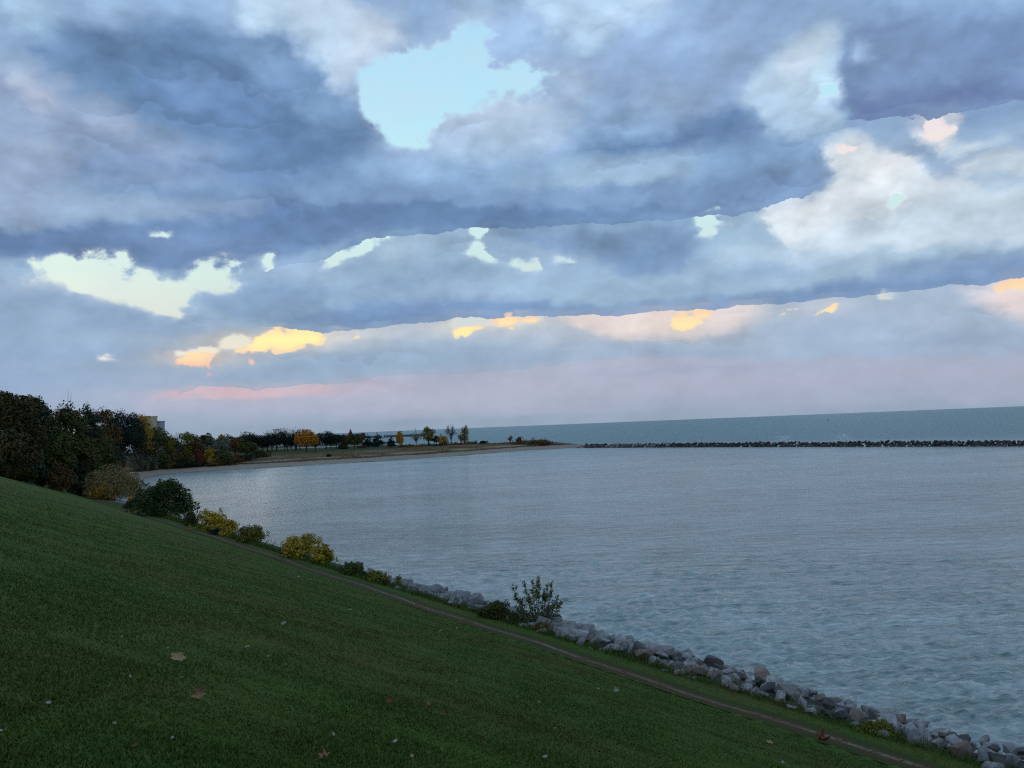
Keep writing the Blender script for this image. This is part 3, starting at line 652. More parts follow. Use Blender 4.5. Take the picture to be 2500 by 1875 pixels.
def water():
    th = np.concatenate([np.radians(np.linspace(-75, -36, 60, endpoint=False)), np.radians(np.linspace(-36, 36, 1200)), np.radians(np.linspace(36, 120, 120))[1:]])
    k = np.concatenate([np.arange(823 * 14 / 24., 130, -.75), np.arange(130, 823 * 14 / 900., -1.0)]); r = 823 * 14 / k
    r = np.concatenate([np.arange(12, r[0], .5), r, np.geomspace(920, 60000, 40)])
    R_, T_ = np.meshgrid(r, th, indexing='ij'); X = R_ * np.sin(T_); Y = R_ * np.cos(T_)
    Z = np.zeros_like(X); rr = np.random.default_rng(8)
    dr = np.gradient(r)[:, None]; sp = np.maximum(dr, R_ * np.radians(.06))
    for i in range(90):
        lam = float(np.exp(rr.uniform(math.log(.36), math.log(2.4)))); a = math.radians(rr.normal(0, 38)) + math.radians(-118)
        kx, ky = math.cos(a) * 6.283 / lam, math.sin(a) * 6.283 / lam
        amp = .040 * lam / 6.283 * (.6 if lam > 1.4 else 1)
        fade = np.clip((lam / sp - 2.2) / 2.5, 0, 1)
        Z += amp * fade * np.sin(kx * X + ky * Y + rr.uniform(0, 6.28))
    Z = Z + .6 * Z * np.abs(Z) / .12          # sharper crests
    i = np.arange(X.size).reshape(X.shape)
    f = np.stack([i[:-1, :-1], i[1:, :-1], i[1:, 1:], i[:-1, 1:]], -1).reshape(-1, 4)
    d, t = coords(X.ravel(), Y.ravel())
    f = f[d[f].min(1) < 12]
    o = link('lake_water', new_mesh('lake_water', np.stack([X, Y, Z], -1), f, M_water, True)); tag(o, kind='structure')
water()


# ------------------------------------------------------------------ boulders
def hull_mesh(name, seed, mt, npts=16, squash=.75, parts=None):
    r = np.random.default_rng(seed); bm = bmesh.new()
    ax = np.array([1, r.uniform(.62, .95), squash * r.uniform(.75, 1.1)])
    p = r.normal(size=(npts, 3)); p /= np.linalg.norm(p, axis=1)[:, None]
    p = np.sign(p) * np.abs(p) ** .62; p *= ax * r.uniform(.82, 1.05, (npts, 1)) * .5
    vs = [bm.verts.new(q) for q in p]
    res = bmesh.ops.convex_hull(bm, input=vs)
    junk = list({e for e in res['geom_interior'] + res['geom_unused'] if isinstance(e, bmesh.types.BMVert)})
    bmesh.ops.delete(bm, geom=junk, context='VERTS')
    bmesh.ops.dissolve_limit(bm, angle_limit=.22, verts=bm.verts[:], edges=bm.edges[:])
    bmesh.ops.bevel(bm, geom=bm.edges[:], offset=.018, segments=1, affect='EDGES')
    bmesh.ops.recalc_face_normals(bm, faces=bm.faces[:])
    me = bpy.data.meshes.new(name); bm.to_mesh(me); bm.free(); me.materials.append(mt); return me
ROCKS = [hull_mesh('boulder', 100 + i, M_rock, 15 + i % 6, .8) for i in range(16)]
SLABS = [hull_mesh('boulder', 200 + i, M_rock, 13, .45) for i in range(6)]
BWD = [hull_mesh('stone', 300 + i, M_bwdark, 14, .8) for i in range(10)]
BWP = [hull_mesh('stone', 320 + i, M_bwpale, 14, .8) for i in range(8)]

def joined(name, parts, mt, parent=None):
    V = []; F = {}; n = 0
    for me, M in parts:
        co_ = np.zeros(len(me.vertices) * 3, np.float32); me.vertices.foreach_get('co', co_)
        c = np.c_[co_.reshape(-1, 3), np.ones(len(me.vertices))] @ np.array(M).T
        V.append(c[:, :3])
        for pl in me.polygons: F.setdefault(len(pl.vertices), []).append([v + n for v in pl.vertices])
        n += len(me.vertices)
    o = link(name, new_mesh(name, np.concatenate(V), [f for k in F for f in F[k]], mt), parent); return o
def xf_mat(p, s, r):
    from mathutils import Euler
    return Matrix.Translation(p) @ Euler(r).to_matrix().to_4x4() @ Matrix.Diagonal((*s, 1))

revet = empty('rock_revetment', (*shore(40, 3), 0), 'bank of heaped grey boulders between the grass and the near water', 'rock bank')
rk = np.random.default_rng(21); rest = []; cnt = 0; o0 = np.array(revet.location)
spots = []
t = -8.0
while t < 212:
    for d in (-.8, .3, 1.3, 2.2, 3.1, 4.0, 4.9, 5.6, 6.2):
        spots.append((t + rk.uniform(-.55, .55), d + rk.uniform(-.45, .45)))
    t += rk.uniform(.62, .86)
vis = sorted(spots, key=lambda s: (s[0] - 2 * s[1] if 10 < s[0] < 90 else 1000 + s[0]))
for k, (t, d) in enumerate(vis):
    big = rk.random() < .14
    s = rk.uniform(1.25, 1.7) if big else rk.uniform(.62, 1.15)
    s *= min(1, max(.55, .55 + (t - 12) / 60))
    if d > 5.6: s = min(s, rk.uniform(.6, 1.25))
    p = shore(t, d); me = SLABS[rk.integers(6)] if rk.random() < .28 else ROCKS[rk.integers(16)]
    z = float(np.interp(d, [-2, -.8, 0, 1.5, 3.5, 5.6, 7], [-.6, -.4, .15, 1.15, 2.02, 2.42, 2.48])) + rk.uniform(-.12, .2) + (.1 if big else 0) - (.35 * min(1, max(0, (t - 40) / 20)) + .9 * min(1, max(0, (t - 66) / 6)) if t < 140 else .5)
    rot = (rk.uniform(-.5, .5), rk.uniform(-.5, .5), rk.uniform(0, 6.28)); sc = (s, s * rk.uniform(.75, 1.05), s * rk.uniform(.7, 1))
    if k < 298:
        o = link('boulder', me, revet); o.location = (p[0] - o0[0], p[1] - o0[1], z); o.rotation_euler = rot; o.scale = sc
    else:
        rest.append((me, xf_mat((p[0] - o0[0], p[1] - o0[1], z), sc, rot)))
tag(joined('boulders_under_shrubs', rest, M_rock, revet), kind='stuff')
revet.children[-1].name = 'boulder_bed'

BW = [np.array(q, float) for q in [(42, 477), (52, 462), (66, 442), (92, 409), (136, 349), (158, 317), (180, 287), (232, 217)]]
seg = [np.linalg.norm(b - a) for a, b in zip(BW, BW[1:])]; cum = np.concatenate([[0], np.cumsum(seg)]); BL = cum[-1]
def bwp(s):
    i = min(np.searchsorted(cum, s, 'right') - 1, len(seg) - 1); f = (s - cum[i]) / seg[i]; dr = (BW[i + 1] - BW[i]) / seg[i]
    return BW[i] * (1 - f) + BW[i + 1] * f, dr
bw = empty('breakwater', (*BW[0], 0), 'long low breakwater of dark boulders across the mouth of the bay', 'breakwater')
rk = np.random.default_rng(33); sp = []
s = 0.0
while s < BL:
    for row, (off, zz) in enumerate([(-2.9, .15), (-1.6, .85), (-.3, 1.6), (1.0, 1.3), (2.4, .5), (-.8, .6)]):
        sp.append((s + rk.uniform(-.6, .6), off + rk.uniform(-.35, .35), zz, row))
    s += rk.uniform(1.45, 1.9)
sp.sort(key=lambda q: (0 if (q[3] in (1, 2) and q[0] < 268) else 1, -q[0]))
rest = []; restp = []
for k, (s, off, zz, row) in enumerate(sp):
    s = min(max(s, 0), BL - .01); p, dr = bwp(s); nrm = np.array([dr[1], -dr[0]])
    q = p - nrm * (-off) if False else p + np.array([-dr[1], dr[0]]) * -off * -1
    q = p + np.array([dr[1], -dr[0]]) * -off      # negative offsets lie on the bay side
    sz = rk.uniform(1.3, 2.4); pale = s < 58 + rk.uniform(-22, 22)
    spread = 1 + max(0, 40 - s) / 40 * 1.3; q = p + (q - p) * spread
    me = (BWP if pale else BWD)[rk.integers(8)]
    z = zz + rk.uniform(-.2, .25) + (.25 * bumps(np.array([s]), np.array([0.]), .09, 9)[0])
    rot = (rk.uniform(-.6, .6), rk.uniform(-.6, .6), rk.uniform(0, 6.28)); sc = (sz, sz * rk.uniform(.7, 1), sz * rk.uniform(.65, .95))
    loc = (q[0] - BW[0][0], q[1] - BW[0][1], z)
    if k < 296:
        o = link('stone', me, bw); o.location = loc; o.rotation_euler = rot; o.scale = sc
    else: (restp if pale else rest).append((me, xf_mat(loc, sc, rot)))
for nm, l, mt in (('stone_core', rest, M_bwdark), ('stone_root', restp, M_bwpale)):
    if l: tag(joined(nm, l, mt, bw), kind='stuff')

# ------------------------------------------------------------------ plants
def tube(path, rad, n=6):
    """tapered tube along a list of points -> verts, quads"""
    P_ = np.array(path, float); V = []; F = []
    for i, p in enumerate(P_):
        a = P_[max(i - 1, 0)]; b = P_[min(i + 1, len(P_) - 1)]; t = (b - a) / (np.linalg.norm(b - a) + 1e-9)
        h = np.array([0, 0, 1.]) if abs(t[2]) < .9 else np.array([1., 0, 0]); u = np.cross(t, h); u /= np.linalg.norm(u); v = np.cross(t, u)
        for k in range(n):
            an = 6.2832 * k / n; V.append(p + rad[i] * (u * math.cos(an) + v * math.sin(an)))
    for i in range(len(P_) - 1):
        for k in range(n): F.append((i * n + k, i * n + (k + 1) % n, (i + 1) * n + (k + 1) % n, (i + 1) * n + k))
    return V, F
class Bag:
    def __init__(s): s.v = []; s.f = []
    def add(s, V, F):
        n = len(s.v); s.v += [tuple(p) for p in V]; s.f += [tuple(i + n for i in f) for f in F]
def leaves(C, Nrm, size, r, droop=.2):
    """folded diamond leaves: centres, facing directions, sizes -> verts, tris (each leaf a separate island)"""
    n = len(C); N_ = Nrm + r.normal(size=(n, 3)) * .55; N_ /= np.linalg.norm(N_, axis=1)[:, None]
    U = np.cross(N_, r.normal(size=(n, 3))); U /= np.linalg.norm(U, axis=1)[:, None] + 1e-9; W_ = np.cross(N_, U)
    s = (size * r.uniform(.65, 1.35, n))[:, None]
    a = C - U * s * .6; b = C + W_ * s * .42 + N_ * s * .12; c = C + U * s * .6 - np.array([0, 0, 1]) * s * droop; d = C - W_ * s * .42 + N_ * s * .12
    V = np.stack([a, b, c, d], 1).reshape(-1, 3); i = np.arange(n)[:, None] * 4
    return V, np.concatenate([i + [0, 1, 2], i + [0, 2, 3]], 1).reshape(-1, 3)
def lobes_for(style, h, w, r):
    L = []
    if style == 'conifer':
        k = 9
        for i in range(k):
            f = i / (k - 1); rad = w * .5 * (1 - f) ** .8 + .12 * w
            for j in range(max(1, int(5 * (1 - f)) + 1)):
                a = r.uniform(0, 6.28); L.append((math.cos(a) * rad * .55, math.sin(a) * rad * .55, h * (.14 + .80 * f), rad * .55, h * .085))
        return L
    if style == 'column':
        for i in range(11):
            f = r.uniform(0, 1); rad = w * .3 * (1.1 - .7 * abs(f - .4)); a = r.uniform(0, 6.28)
            L.append((math.cos(a) * w * .2, math.sin(a) * w * .2, h * (.22 + .7 * f), rad * .8, rad * 1.25))
        return L
    lo = {'tree': .24, 'wood': .06, 'shrub': .08, 'tall': .16}.get(style, .2); n = {'tree': 24, 'wood': 34, 'shrub': 16, 'tall': 22}.get(style, 16)
    if style == 'shrub':
        for i in range(22):
            zf = r.uniform(0, 1); a = r.uniform(0, 6.28); rad = w * r.uniform(.11, .2); rv = min(rad, h * .22); rr = math.sqrt(1 - .82 * zf * zf) * w * .5 * math.sqrt(r.uniform(.05, .62))
            L.append((math.cos(a) * rr, math.sin(a) * rr, h * (.10 + .70 * zf) , rad, rv))
        for i in range(10):
            zf = r.uniform(.15, 1); a = r.uniform(0, 6.28); rr = math.sqrt(1 - .8 * zf * zf) * w * .5 * r.uniform(.85, 1.12); rad = w * r.uniform(.04, .08)
            L.append((math.cos(a) * rr, math.sin(a) * rr, h * (.08 + .92 * zf) * r.uniform(.9, 1.06), rad, rad * 1.4))
        L.append((0, 0, h * .35, w * .33, h * .3))
        return L
    zc = (lo + .97) / 2; rz_ = (.97 - lo) / 2
    for i in range(n):
        v = r.normal(size=3); v /= np.linalg.norm(v); k = r.uniform(.45, .80); rad = w * r.uniform(.13, .23)
        rv = min(rad * r.uniform(.75, 1.0), h * .2)
        if style == 'wood' and v[2] < 0: k = min(.85, k + .1)
        L.append((v[0] * w * .5 * k, v[1] * w * .5 * k, max(lo * h + rv * .6, h * (zc + rz_ * v[2] * k)), rad, rv))
    L.append((0, 0, h * zc, w * .33, h * rz_ * .72))
    return L
def plant(name, label, cat, group, x, y, h, w, leafmat, style='tree', n=1500, size=.5, seed=0, bark=None, dz=0, gaps=0.0, foliage='crown', stem='trunk'):
    r = np.random.default_rng(seed + 1000); z = gz(x, y) - .1 + dz
    root = empty(name, (x, y, z), label, cat, group)
    L = lobes_for(style, h, w, r); L = np.array(L)
    # woody parts
    b = Bag(); base = max(.05, .022 * h + .006 * w) if style != 'shrub' else .03 * h
    if style == 'shrub':
        for i in range(7):
            q = L[r.integers(len(L))]; m_ = np.array([q[0] * .35, q[1] * .35, q[2] * .45]); a = r.uniform(-.12, .12, 2) * w
            b.add(*tube([(a[0], a[1], -.15), m_, q[:3]], [base * .7, base * .45, base * .15], 5))
    else:
        top = h * (.9 if style in ('conifer', 'column') else .66); j = r.uniform(-.03, .03, (4, 2)) * h
        b.add(*tube([(0, 0, -.3), (j[0, 0], j[0, 1], top * .35), (j[1, 0], j[1, 1], top * .7), (j[2, 0], j[2, 1], top)], [base * 1.3, base, base * .65, base * .2], 7))
        if style != 'conifer':
            for i in range(8):
                q = L[r.integers(len(L))]; s0 = r.uniform(.25, .6) * top
                b.add(*tube([(0, 0, s0), (q[0] * .5, q[1] * .5, s0 + (q[2] - s0) * .6), q[:3]], [base * .5, base * .3, base * .08], 5))
    link(stem, new_mesh(stem, b.v, b.f, bark or M_bark, True), root)
    # leaves on the outside of every lobe, fewer inside
    wt = L[:, 3] * L[:, 4] + L[:, 3] ** 2 * .3; wt /= wt.sum(); idx = r.choice(len(L), n, p=wt)
    dr = r.normal(size=(n, 3)); dr /= np.linalg.norm(dr, axis=1)[:, None]; dr[:, 2] = np.where(dr[:, 2] < -.8, -dr[:, 2], dr[:, 2])
    lump = 1 + .12 * np.sin(dr[:, 0] * 7 + idx) + .10 * np.sin(dr[:, 1] * 9 + 2 * idx) + .08 * np.sin(dr[:, 2] * 8 + 3 * idx)
    rad = np.where(r.random(n) < .8, r.uniform(.82, 1.08, n), r.uniform(.3, .85, n)) * lump
    q = L[idx]; C = q[:, :3] + dr * np.stack([q[:, 3], q[:, 3], q[:, 4]], 1) * rad[:, None]
    C[:, 2] = np.maximum(C[:, 2], .05 * h * r.uniform(.3, 1.6, n))
    if gaps > 0:
        k = bumps(C[:, 0] + C[:, 2] * .7, C[:, 1] - C[:, 2] * .5, 9 / w, seed + 5) + r.uniform(-.15, .15, n); C_ = k > np.quantile(k, gaps)
        C = C[C_]; dr = dr[C_]
    V, F = leaves(C, dr + np.array([0, 0, .35]), size, r)
    link(foliage, new_mesh(foliage, V, F, leafmat), root)
    return root
def bare_plant(name, label, cat, group, x, y, h, w, seed, n=26, mt=None, leafmat=None, nl=0, size=.2, dz=0):
    """thin-branched crown, few or no leaves"""
    r = np.random.default_rng(seed); root = empty(name, (x, y, gz(x, y) - .1 + dz), label, cat, group); b = Bag(); tips = []
    base = .018 * h
    b.add(*tube([(0, 0, -.2), (.02 * h, 0, h * .3), (0, .02 * h, h * .55)], [base, base * .8, base * .5], 6))
    for i in range(n):
        a = r.uniform(0, 6.28); s0 = h * r.uniform(.15, .5); rr = w * .5 * r.uniform(.25, 1); e = np.array([math.cos(a) * rr, math.sin(a) * rr, h * r.uniform(.55, 1)])
        m_ = np.array([e[0] * .45, e[1] * .45, s0 + (e[2] - s0) * .6]); b.add(*tube([(0, 0, s0), m_, e], [base * .4, base * .22, base * .05], 4))
        tips.append((m_, e))
        for k in range(4):
            f = r.uniform(.2, .9); p = m_ * (1 - f) + e * f; e2 = p + r.normal(size=3) * w * .09 + np.array([0, 0, w * .09])
            b.add(*tube([p, e2], [base * .12, base * .03], 3)); tips.append((p, e2))
    link('branches', new_mesh('branches', b.v, b.f, mt or M_twig, True), root)
    if nl:
        i = r.integers(0, len(tips), nl); f = r.uniform(.1, 1.05, nl)[:, None]; A = np.array([q[0] for q in tips])[i]; B_ = np.array([q[1] for q in tips])[i]
        C = A * (1 - f) + B_ * f + r.normal(size=(nl, 3)) * size * .5
        V, F = leaves(C, r.normal(size=(nl, 3)), size, r); link('leaves', new_mesh('leaves', V, F, leafmat), root)
    return root

g_ = lambda *c: c
LM = {k: mat_leaf('leaves_' + k, c, patch=ps) for k, (c, ps) in {
    'rust': ([(0.046, 0.045, 0.015), (0.124, 0.063, 0.019), (0.214, 0.083, 0.020), (0.083, 0.068, 0.020)], .22),
    'bronze': ([(.030, .034, .010), (.070, .052, .016), (.055, .055, .018), (.12, .065, .018)], .2),
    'dark': ([(0.013, 0.022, 0.013), (0.023, 0.036, 0.016), (0.036, 0.045, 0.018)], .3),
    'bluedark': ([(0.010, 0.018, 0.014), (0.018, 0.030, 0.020), (0.026, 0.041, 0.022)], .3),
    'olive': ([(0.036, 0.045, 0.013), (0.074, 0.075, 0.020), (0.124, 0.105, 0.025)], .3),
    'brown': ([(0.058, 0.042, 0.015), (0.116, 0.063, 0.022), (0.165, 0.090, 0.030)], .3),
    'gold': ([(0.214, 0.128, 0.015), (0.429, 0.240, 0.025), (0.561, 0.300, 0.037)], .6),
    'yellow': ([(0.165, 0.128, 0.018), (0.412, 0.285, 0.027), (0.594, 0.390, 0.044)], .5),
    'orange': ([(0.264, 0.105, 0.015), (0.561, 0.225, 0.025), (0.693, 0.300, 0.037)], .4),
    'crimson': ([(0.099, 0.024, 0.015), (0.198, 0.042, 0.022), (0.148, 0.045, 0.020)], .4),
    'greygreen': ([(0.091, 0.105, 0.062), (0.140, 0.150, 0.094), (0.181, 0.180, 0.112)], .5),
    'tan': ([(0.165, 0.128, 0.056), (0.264, 0.195, 0.081), (0.330, 0.225, 0.088)], .5),
    'green': ([(0.030, 0.048, 0.013), (0.058, 0.083, 0.018), (0.091, 0.112, 0.025)], .6),
    'yellowgreen': ([(0.083, 0.090, 0.015), (0.165, 0.150, 0.022), (0.264, 0.210, 0.031)], .6),
    'maple': ([(0.020, 0.036, 0.010), (0.036, 0.057, 0.014), (0.066, 0.083, 0.019), (0.091, 0.075, 0.018)], .35),
    'wooddark': ([(.020, .034, .020), (.034, .052, .026), (.055, .062, .026)], .25), 'silver': ([(0.083, 0.098, 0.044), (0.148, 0.158, 0.069), (0.264, 0.240, 0.112)], .6),
    'ochre': ([(0.091, 0.068, 0.015), (0.165, 0.112, 0.022), (0.214, 0.135, 0.025)], .7)}.items()}


def inland(sx, D, dmin):
    for k in range(60):
        x, y = rayxy(sx, D)
        if coords(np.array([x]), np.array([y]))[0][0] >= dmin: break
        D += 3
    return D

# woods on the bluff at the left: photograph column, top row, width (px), distance, leaf colour, style, leaves, gaps, label
WOODS = 'trees in the wood on the bluff'
woods = [
 (14, 945, 150, 152, 'bronze', 'wood', 20000, 0, 'tall rusty orange and olive tree at the far left of the wood'),
 (93, 952, 74, 192, 'wooddark', 'wood', 11000, 0, 'dark green round topped tree rising behind the rusty one'),
 (166, 964, 112, 182, 'olive', 'wood', 11000, .25, 'olive tree with orange tips and sky showing through the crown'),
 (212, 968, 60, 196, 'wooddark', 'wood', 8000, 0, 'narrow dark tree right of the tree with holes in the crown'),
 (252, 981, 84, 236, 'brown', 'wood', 9000, .1, 'reddish brown tree between the two darkest crowns of the wood'),
 (294, 988, 112, 205, 'bluedark', 'wood', 20000, 0, 'big round almost black tree at the right end of the wood'),
 (340, 999, 66, 262, 'gold', 'tree', 4200, .12, 'golden tree peeping out behind the big dark round tree'),
 (222, 1050, 124, 186, 'olive', 'wood', 20000, 0, 'broad dark green tree low on the bluff before the black round one'),
 (122, 1028, 112, 172, 'maple', 'wood', 17000, .05, 'dull green tree in the middle of the bluff wood'),
 (20, 1046, 116, 136, 'bronze', 'wood', 16000, 0, 'brownish green tree at the lower left edge of the wood'),
 (172, 1085, 84, 184, 'wooddark', 'wood', 11000, 0, 'dark tree under the dull green one above the grass'),
 (60, 1088, 80, 144, 'wooddark', 'wood', 11000, 0, 'very dark low tree at the top edge of the lawn'),
 (268, 1078, 70, 196, 'wooddark', 'wood', 9000, 0, 'dark low tree below the big black round one'),
]
sd_ = 0
for (sx, sy, wpx, D, c, st, n, gp, lab) in woods:
    sd_ += 1; D = inland(sx, D, 9); x, y = rayxy(sx, D); z = gz(x, y); h = max(3, top_z(sx, sy, D) - z + .1); wd = wpx / 2010 * D
    plant('woodland_tree', lab, 'tree', WOODS, x, y, h * 1.02, wd, LM[c], st, int(n * 1.15), .42, 40 + sd_, gaps=gp)
x, y = rayxy(156, 205); bare_plant('bare_tree', 'leafless grey tree top poking above the wood', 'tree', WOODS, x, y, top_z(156, 952, 205) - gz(x, y), 4, 77, 16)
under = [
 (145, 1126, 70, 150, 'brown', 700, 'rusty brown shrub at the foot of the wood above the white stones'),
 (100, 1132, 60, 151, 'dark', 700, 'dark shrub at the foot of the wood left of the rusty one'),
 (40, 1120, 70, 141, 'maple', 800, 'dark green shrub along the top of the lawn at the left edge'),
 (196, 1130, 60, 172, 'dark', 700, 'dark shrub where the worn path goes into the trees'),
 (238, 1118, 60, 178, 'maple', 800, 'green shrub behind the tan willow bush on the near bank'),
 (296, 1116, 34, 226, 'crimson', 400, 'reddish shrub left of the grey green willow'),
]
for (sx, sy, wpx, D, c, n, lab) in under:
    sd_ += 1; x, y = rayxy(sx, D); h = max(1.5, top_z(sx, sy, D) - gz(x, y)); plant('woodland_shrub', lab, 'shrub', 'shrubs under the wood', x, y, h, wpx / 2010 * D, LM[c], 'shrub', n * 4, .30, 40 + sd_, foliage='foliage', stem='stems')

# bushes along the top of the boulders on the near bank
def t_for(sx, d):
    """place on the bank (distance d from the water) lying under column sx of the photograph"""
    k = (sx - 1250) / 2010; a = shore(0, d); return float((k * a[1] - a[0]) / (SDIR[0] - k * SDIR[1]))
BANK = 'bushes along the near bank'
bank = [
 (262, 1134, 100, 5.6, 'tan', 6500, .22, .06, 'tan leaved willow bush with bare grey stems on the far end of the near bank'),
 (222, 1172, 46, 6.4, 'greygreen', 1200, .22, 0, 'grey green bush left of the golden one at the end of the path'),
 (318, 1140, 52, 4.6, 'tan', 2600, .22, .12, 'smaller tan bush with bare twigs beside the far water'),
 (245, 1179, 60, 7.2, 'gold', 2400, .2, 0, 'round golden bush before the tan willow bush'),
 (312, 1205, 16, 7.0, 'orange', 350, .15, 0, 'little orange bush squeezed against the big dark bush'),
 (388, 1174, 138, 6.2, 'maple', 9000, .26, .06, 'biggest dark green bush on the near bank'),
 (330, 1214, 50, 6.6, 'dark', 1800, .2, 0, 'dark bush merging into the left of the biggest one'),
 (458, 1246, 40, 6.8, 'olive', 1300, .15, 0, 'small olive bush between the biggest bush and the yellow one'),
 (508, 1244, 74, 6.3, 'yellow', 3600, .16, .05, 'tall yellow bush right of the biggest dark bush'),
 (553, 1262, 40, 6.2, 'yellow', 1600, .15, .1, 'narrow yellow bush growing against the tall yellow one'),
 (518, 1287, 32, 7.3, 'dark', 900, .13, 0, 'low dark bush at the foot of the tall yellow bush'),
 (606, 1278, 66, 6.1, 'yellowgreen', 3200, .15, .05, 'olive bush fading to gold between the two yellow bushes'),
 (725, 1301, 88, 6.2, 'yellow', 4200, .14, .08, 'yellow bush standing alone above the water'),
 (778, 1320, 48, 6.0, 'yellow', 2200, .14, .12, 'smaller gold bush against the right of the lone yellow one'),
 (846, 1369, 54, 6.5, 'green', 2600, .11, 0, 'round dark green bush right of the lone yellow one'),
 (876, 1387, 18, 6.2, 'green', 400, .10, 0, 'tiny green bush trailing from the round dark one'),
 (906, 1386, 48, 6.4, 'yellowgreen', 2200, .10, .05, 'green and gold bush before the boulders begin'),
 (928, 1406, 18, 6.6, 'brown', 600, .08, .1, 'low reddish brown bush at the start of the boulders'),
 (957, 1394, 17, 5.9, 'yellowgreen', 260, .10, .2, 'tiny yellow sapling on the first boulders'),
 (1188, 1459, 72, 6.5, 'olive', 4600, .075, 0, 'round olive brown bush left of the open sapling'),
 (1232, 1484, 28, 6.4, 'green', 900, .07, 0, 'small green bush tucked beside the round olive brown one'),
 (1298, 1508, 46, 6.1, 'ochre', 1500, .06, 0, 'low mossy olive bush at the foot of the open sapling'),
 (2094, 1738, 78, 6.3, 'yellowgreen', 3000, .055, 0, 'yellow green tuft on the boulders in the lower right'),
]
for (sx, sy, wpx, d, c, n, sz, gp, lab) in bank:
    sd_ += 1; t_ = t_for(sx, d); x, y = shore(t_, d); h = top_z(sx, sy, y) - gz(x, y); st = 'shrub'
    plant('bush', lab, 'bush', BANK, x, y, max(.3, h), wpx / 2010 * y * 1.22, LM[c], st, int(n * 1.3), sz, 40 + sd_, gaps=gp, foliage='foliage', stem='stems', bark=M_twig if c == 'tan' else None)
# open sapling with upright stems
t_ = t_for(1290, 5.0); x, y = shore(t_, 5.0); h = top_z(1300, 1408, y) - gz(x, y)
r = np.random.default_rng(4); root = empty('sapling', (x, y, gz(x, y)), 'open leafy sapling with upright stems standing before the water', 'sapling', BANK); b = Bag(); C = []
for i, (ex, ez) in enumerate([(-1.0, .80), (-.72, .62), (-.5, .93), (-.3, .7), (-.18, 1.0), (0, .84), (.1, 1.0), (.3, .66), (.45, .8), (.62, .95), (.85, .62), (1.02, .46), (-.85, .45), (.5, .4), (.9, .14), (-.6, .3)]):
    e = np.array([ex * h * .52, r.uniform(-.3, .3) * h, ez * h]); m_ = np.array([ex * h * .34, e[1] * .5, ez * h * .42])
    b.add(*tube([(ex * .12, 0, -.2), m_, m_ * .4 + e * .6 + r.normal(size=3) * .05, e], [.030, .020, .012, .004], 5))
    for j in range(5):
        f = r.uniform(.25, .85); p0 = m_ * (1 - f) + e * f; tip = p0 + np.array([r.normal(0, .16), r.normal(0, .16), r.uniform(.05, .3)]); b.add(*tube([p0, tip], [.008, .003], 4))
        kk = 16; ff = r.uniform(.2, 1.1, kk)[:, None]; C.append(p0 + (tip - p0) * ff + r.normal(size=(kk, 3)) * .06)
    k = 130; f = r.uniform(.12, 1.03, k)[:, None]; P0 = np.where(f < .5, m_ * f * 2, m_ + (e - m_) * (f - .5) * 2)
    C.append(P0 + r.normal(size=(k, 3)) * np.array([.13, .13, .10]) * (1.3 - f))
link('stems', new_mesh('stems', b.v, b.f, M_bark, True), root)
C = np.concatenate(C); V, F = leaves(C, r.normal(size=C.shape) + np.array([0, 0, .5]), .10, r); link('leaves', new_mesh('leaves', V, F, LM['silver']), root)

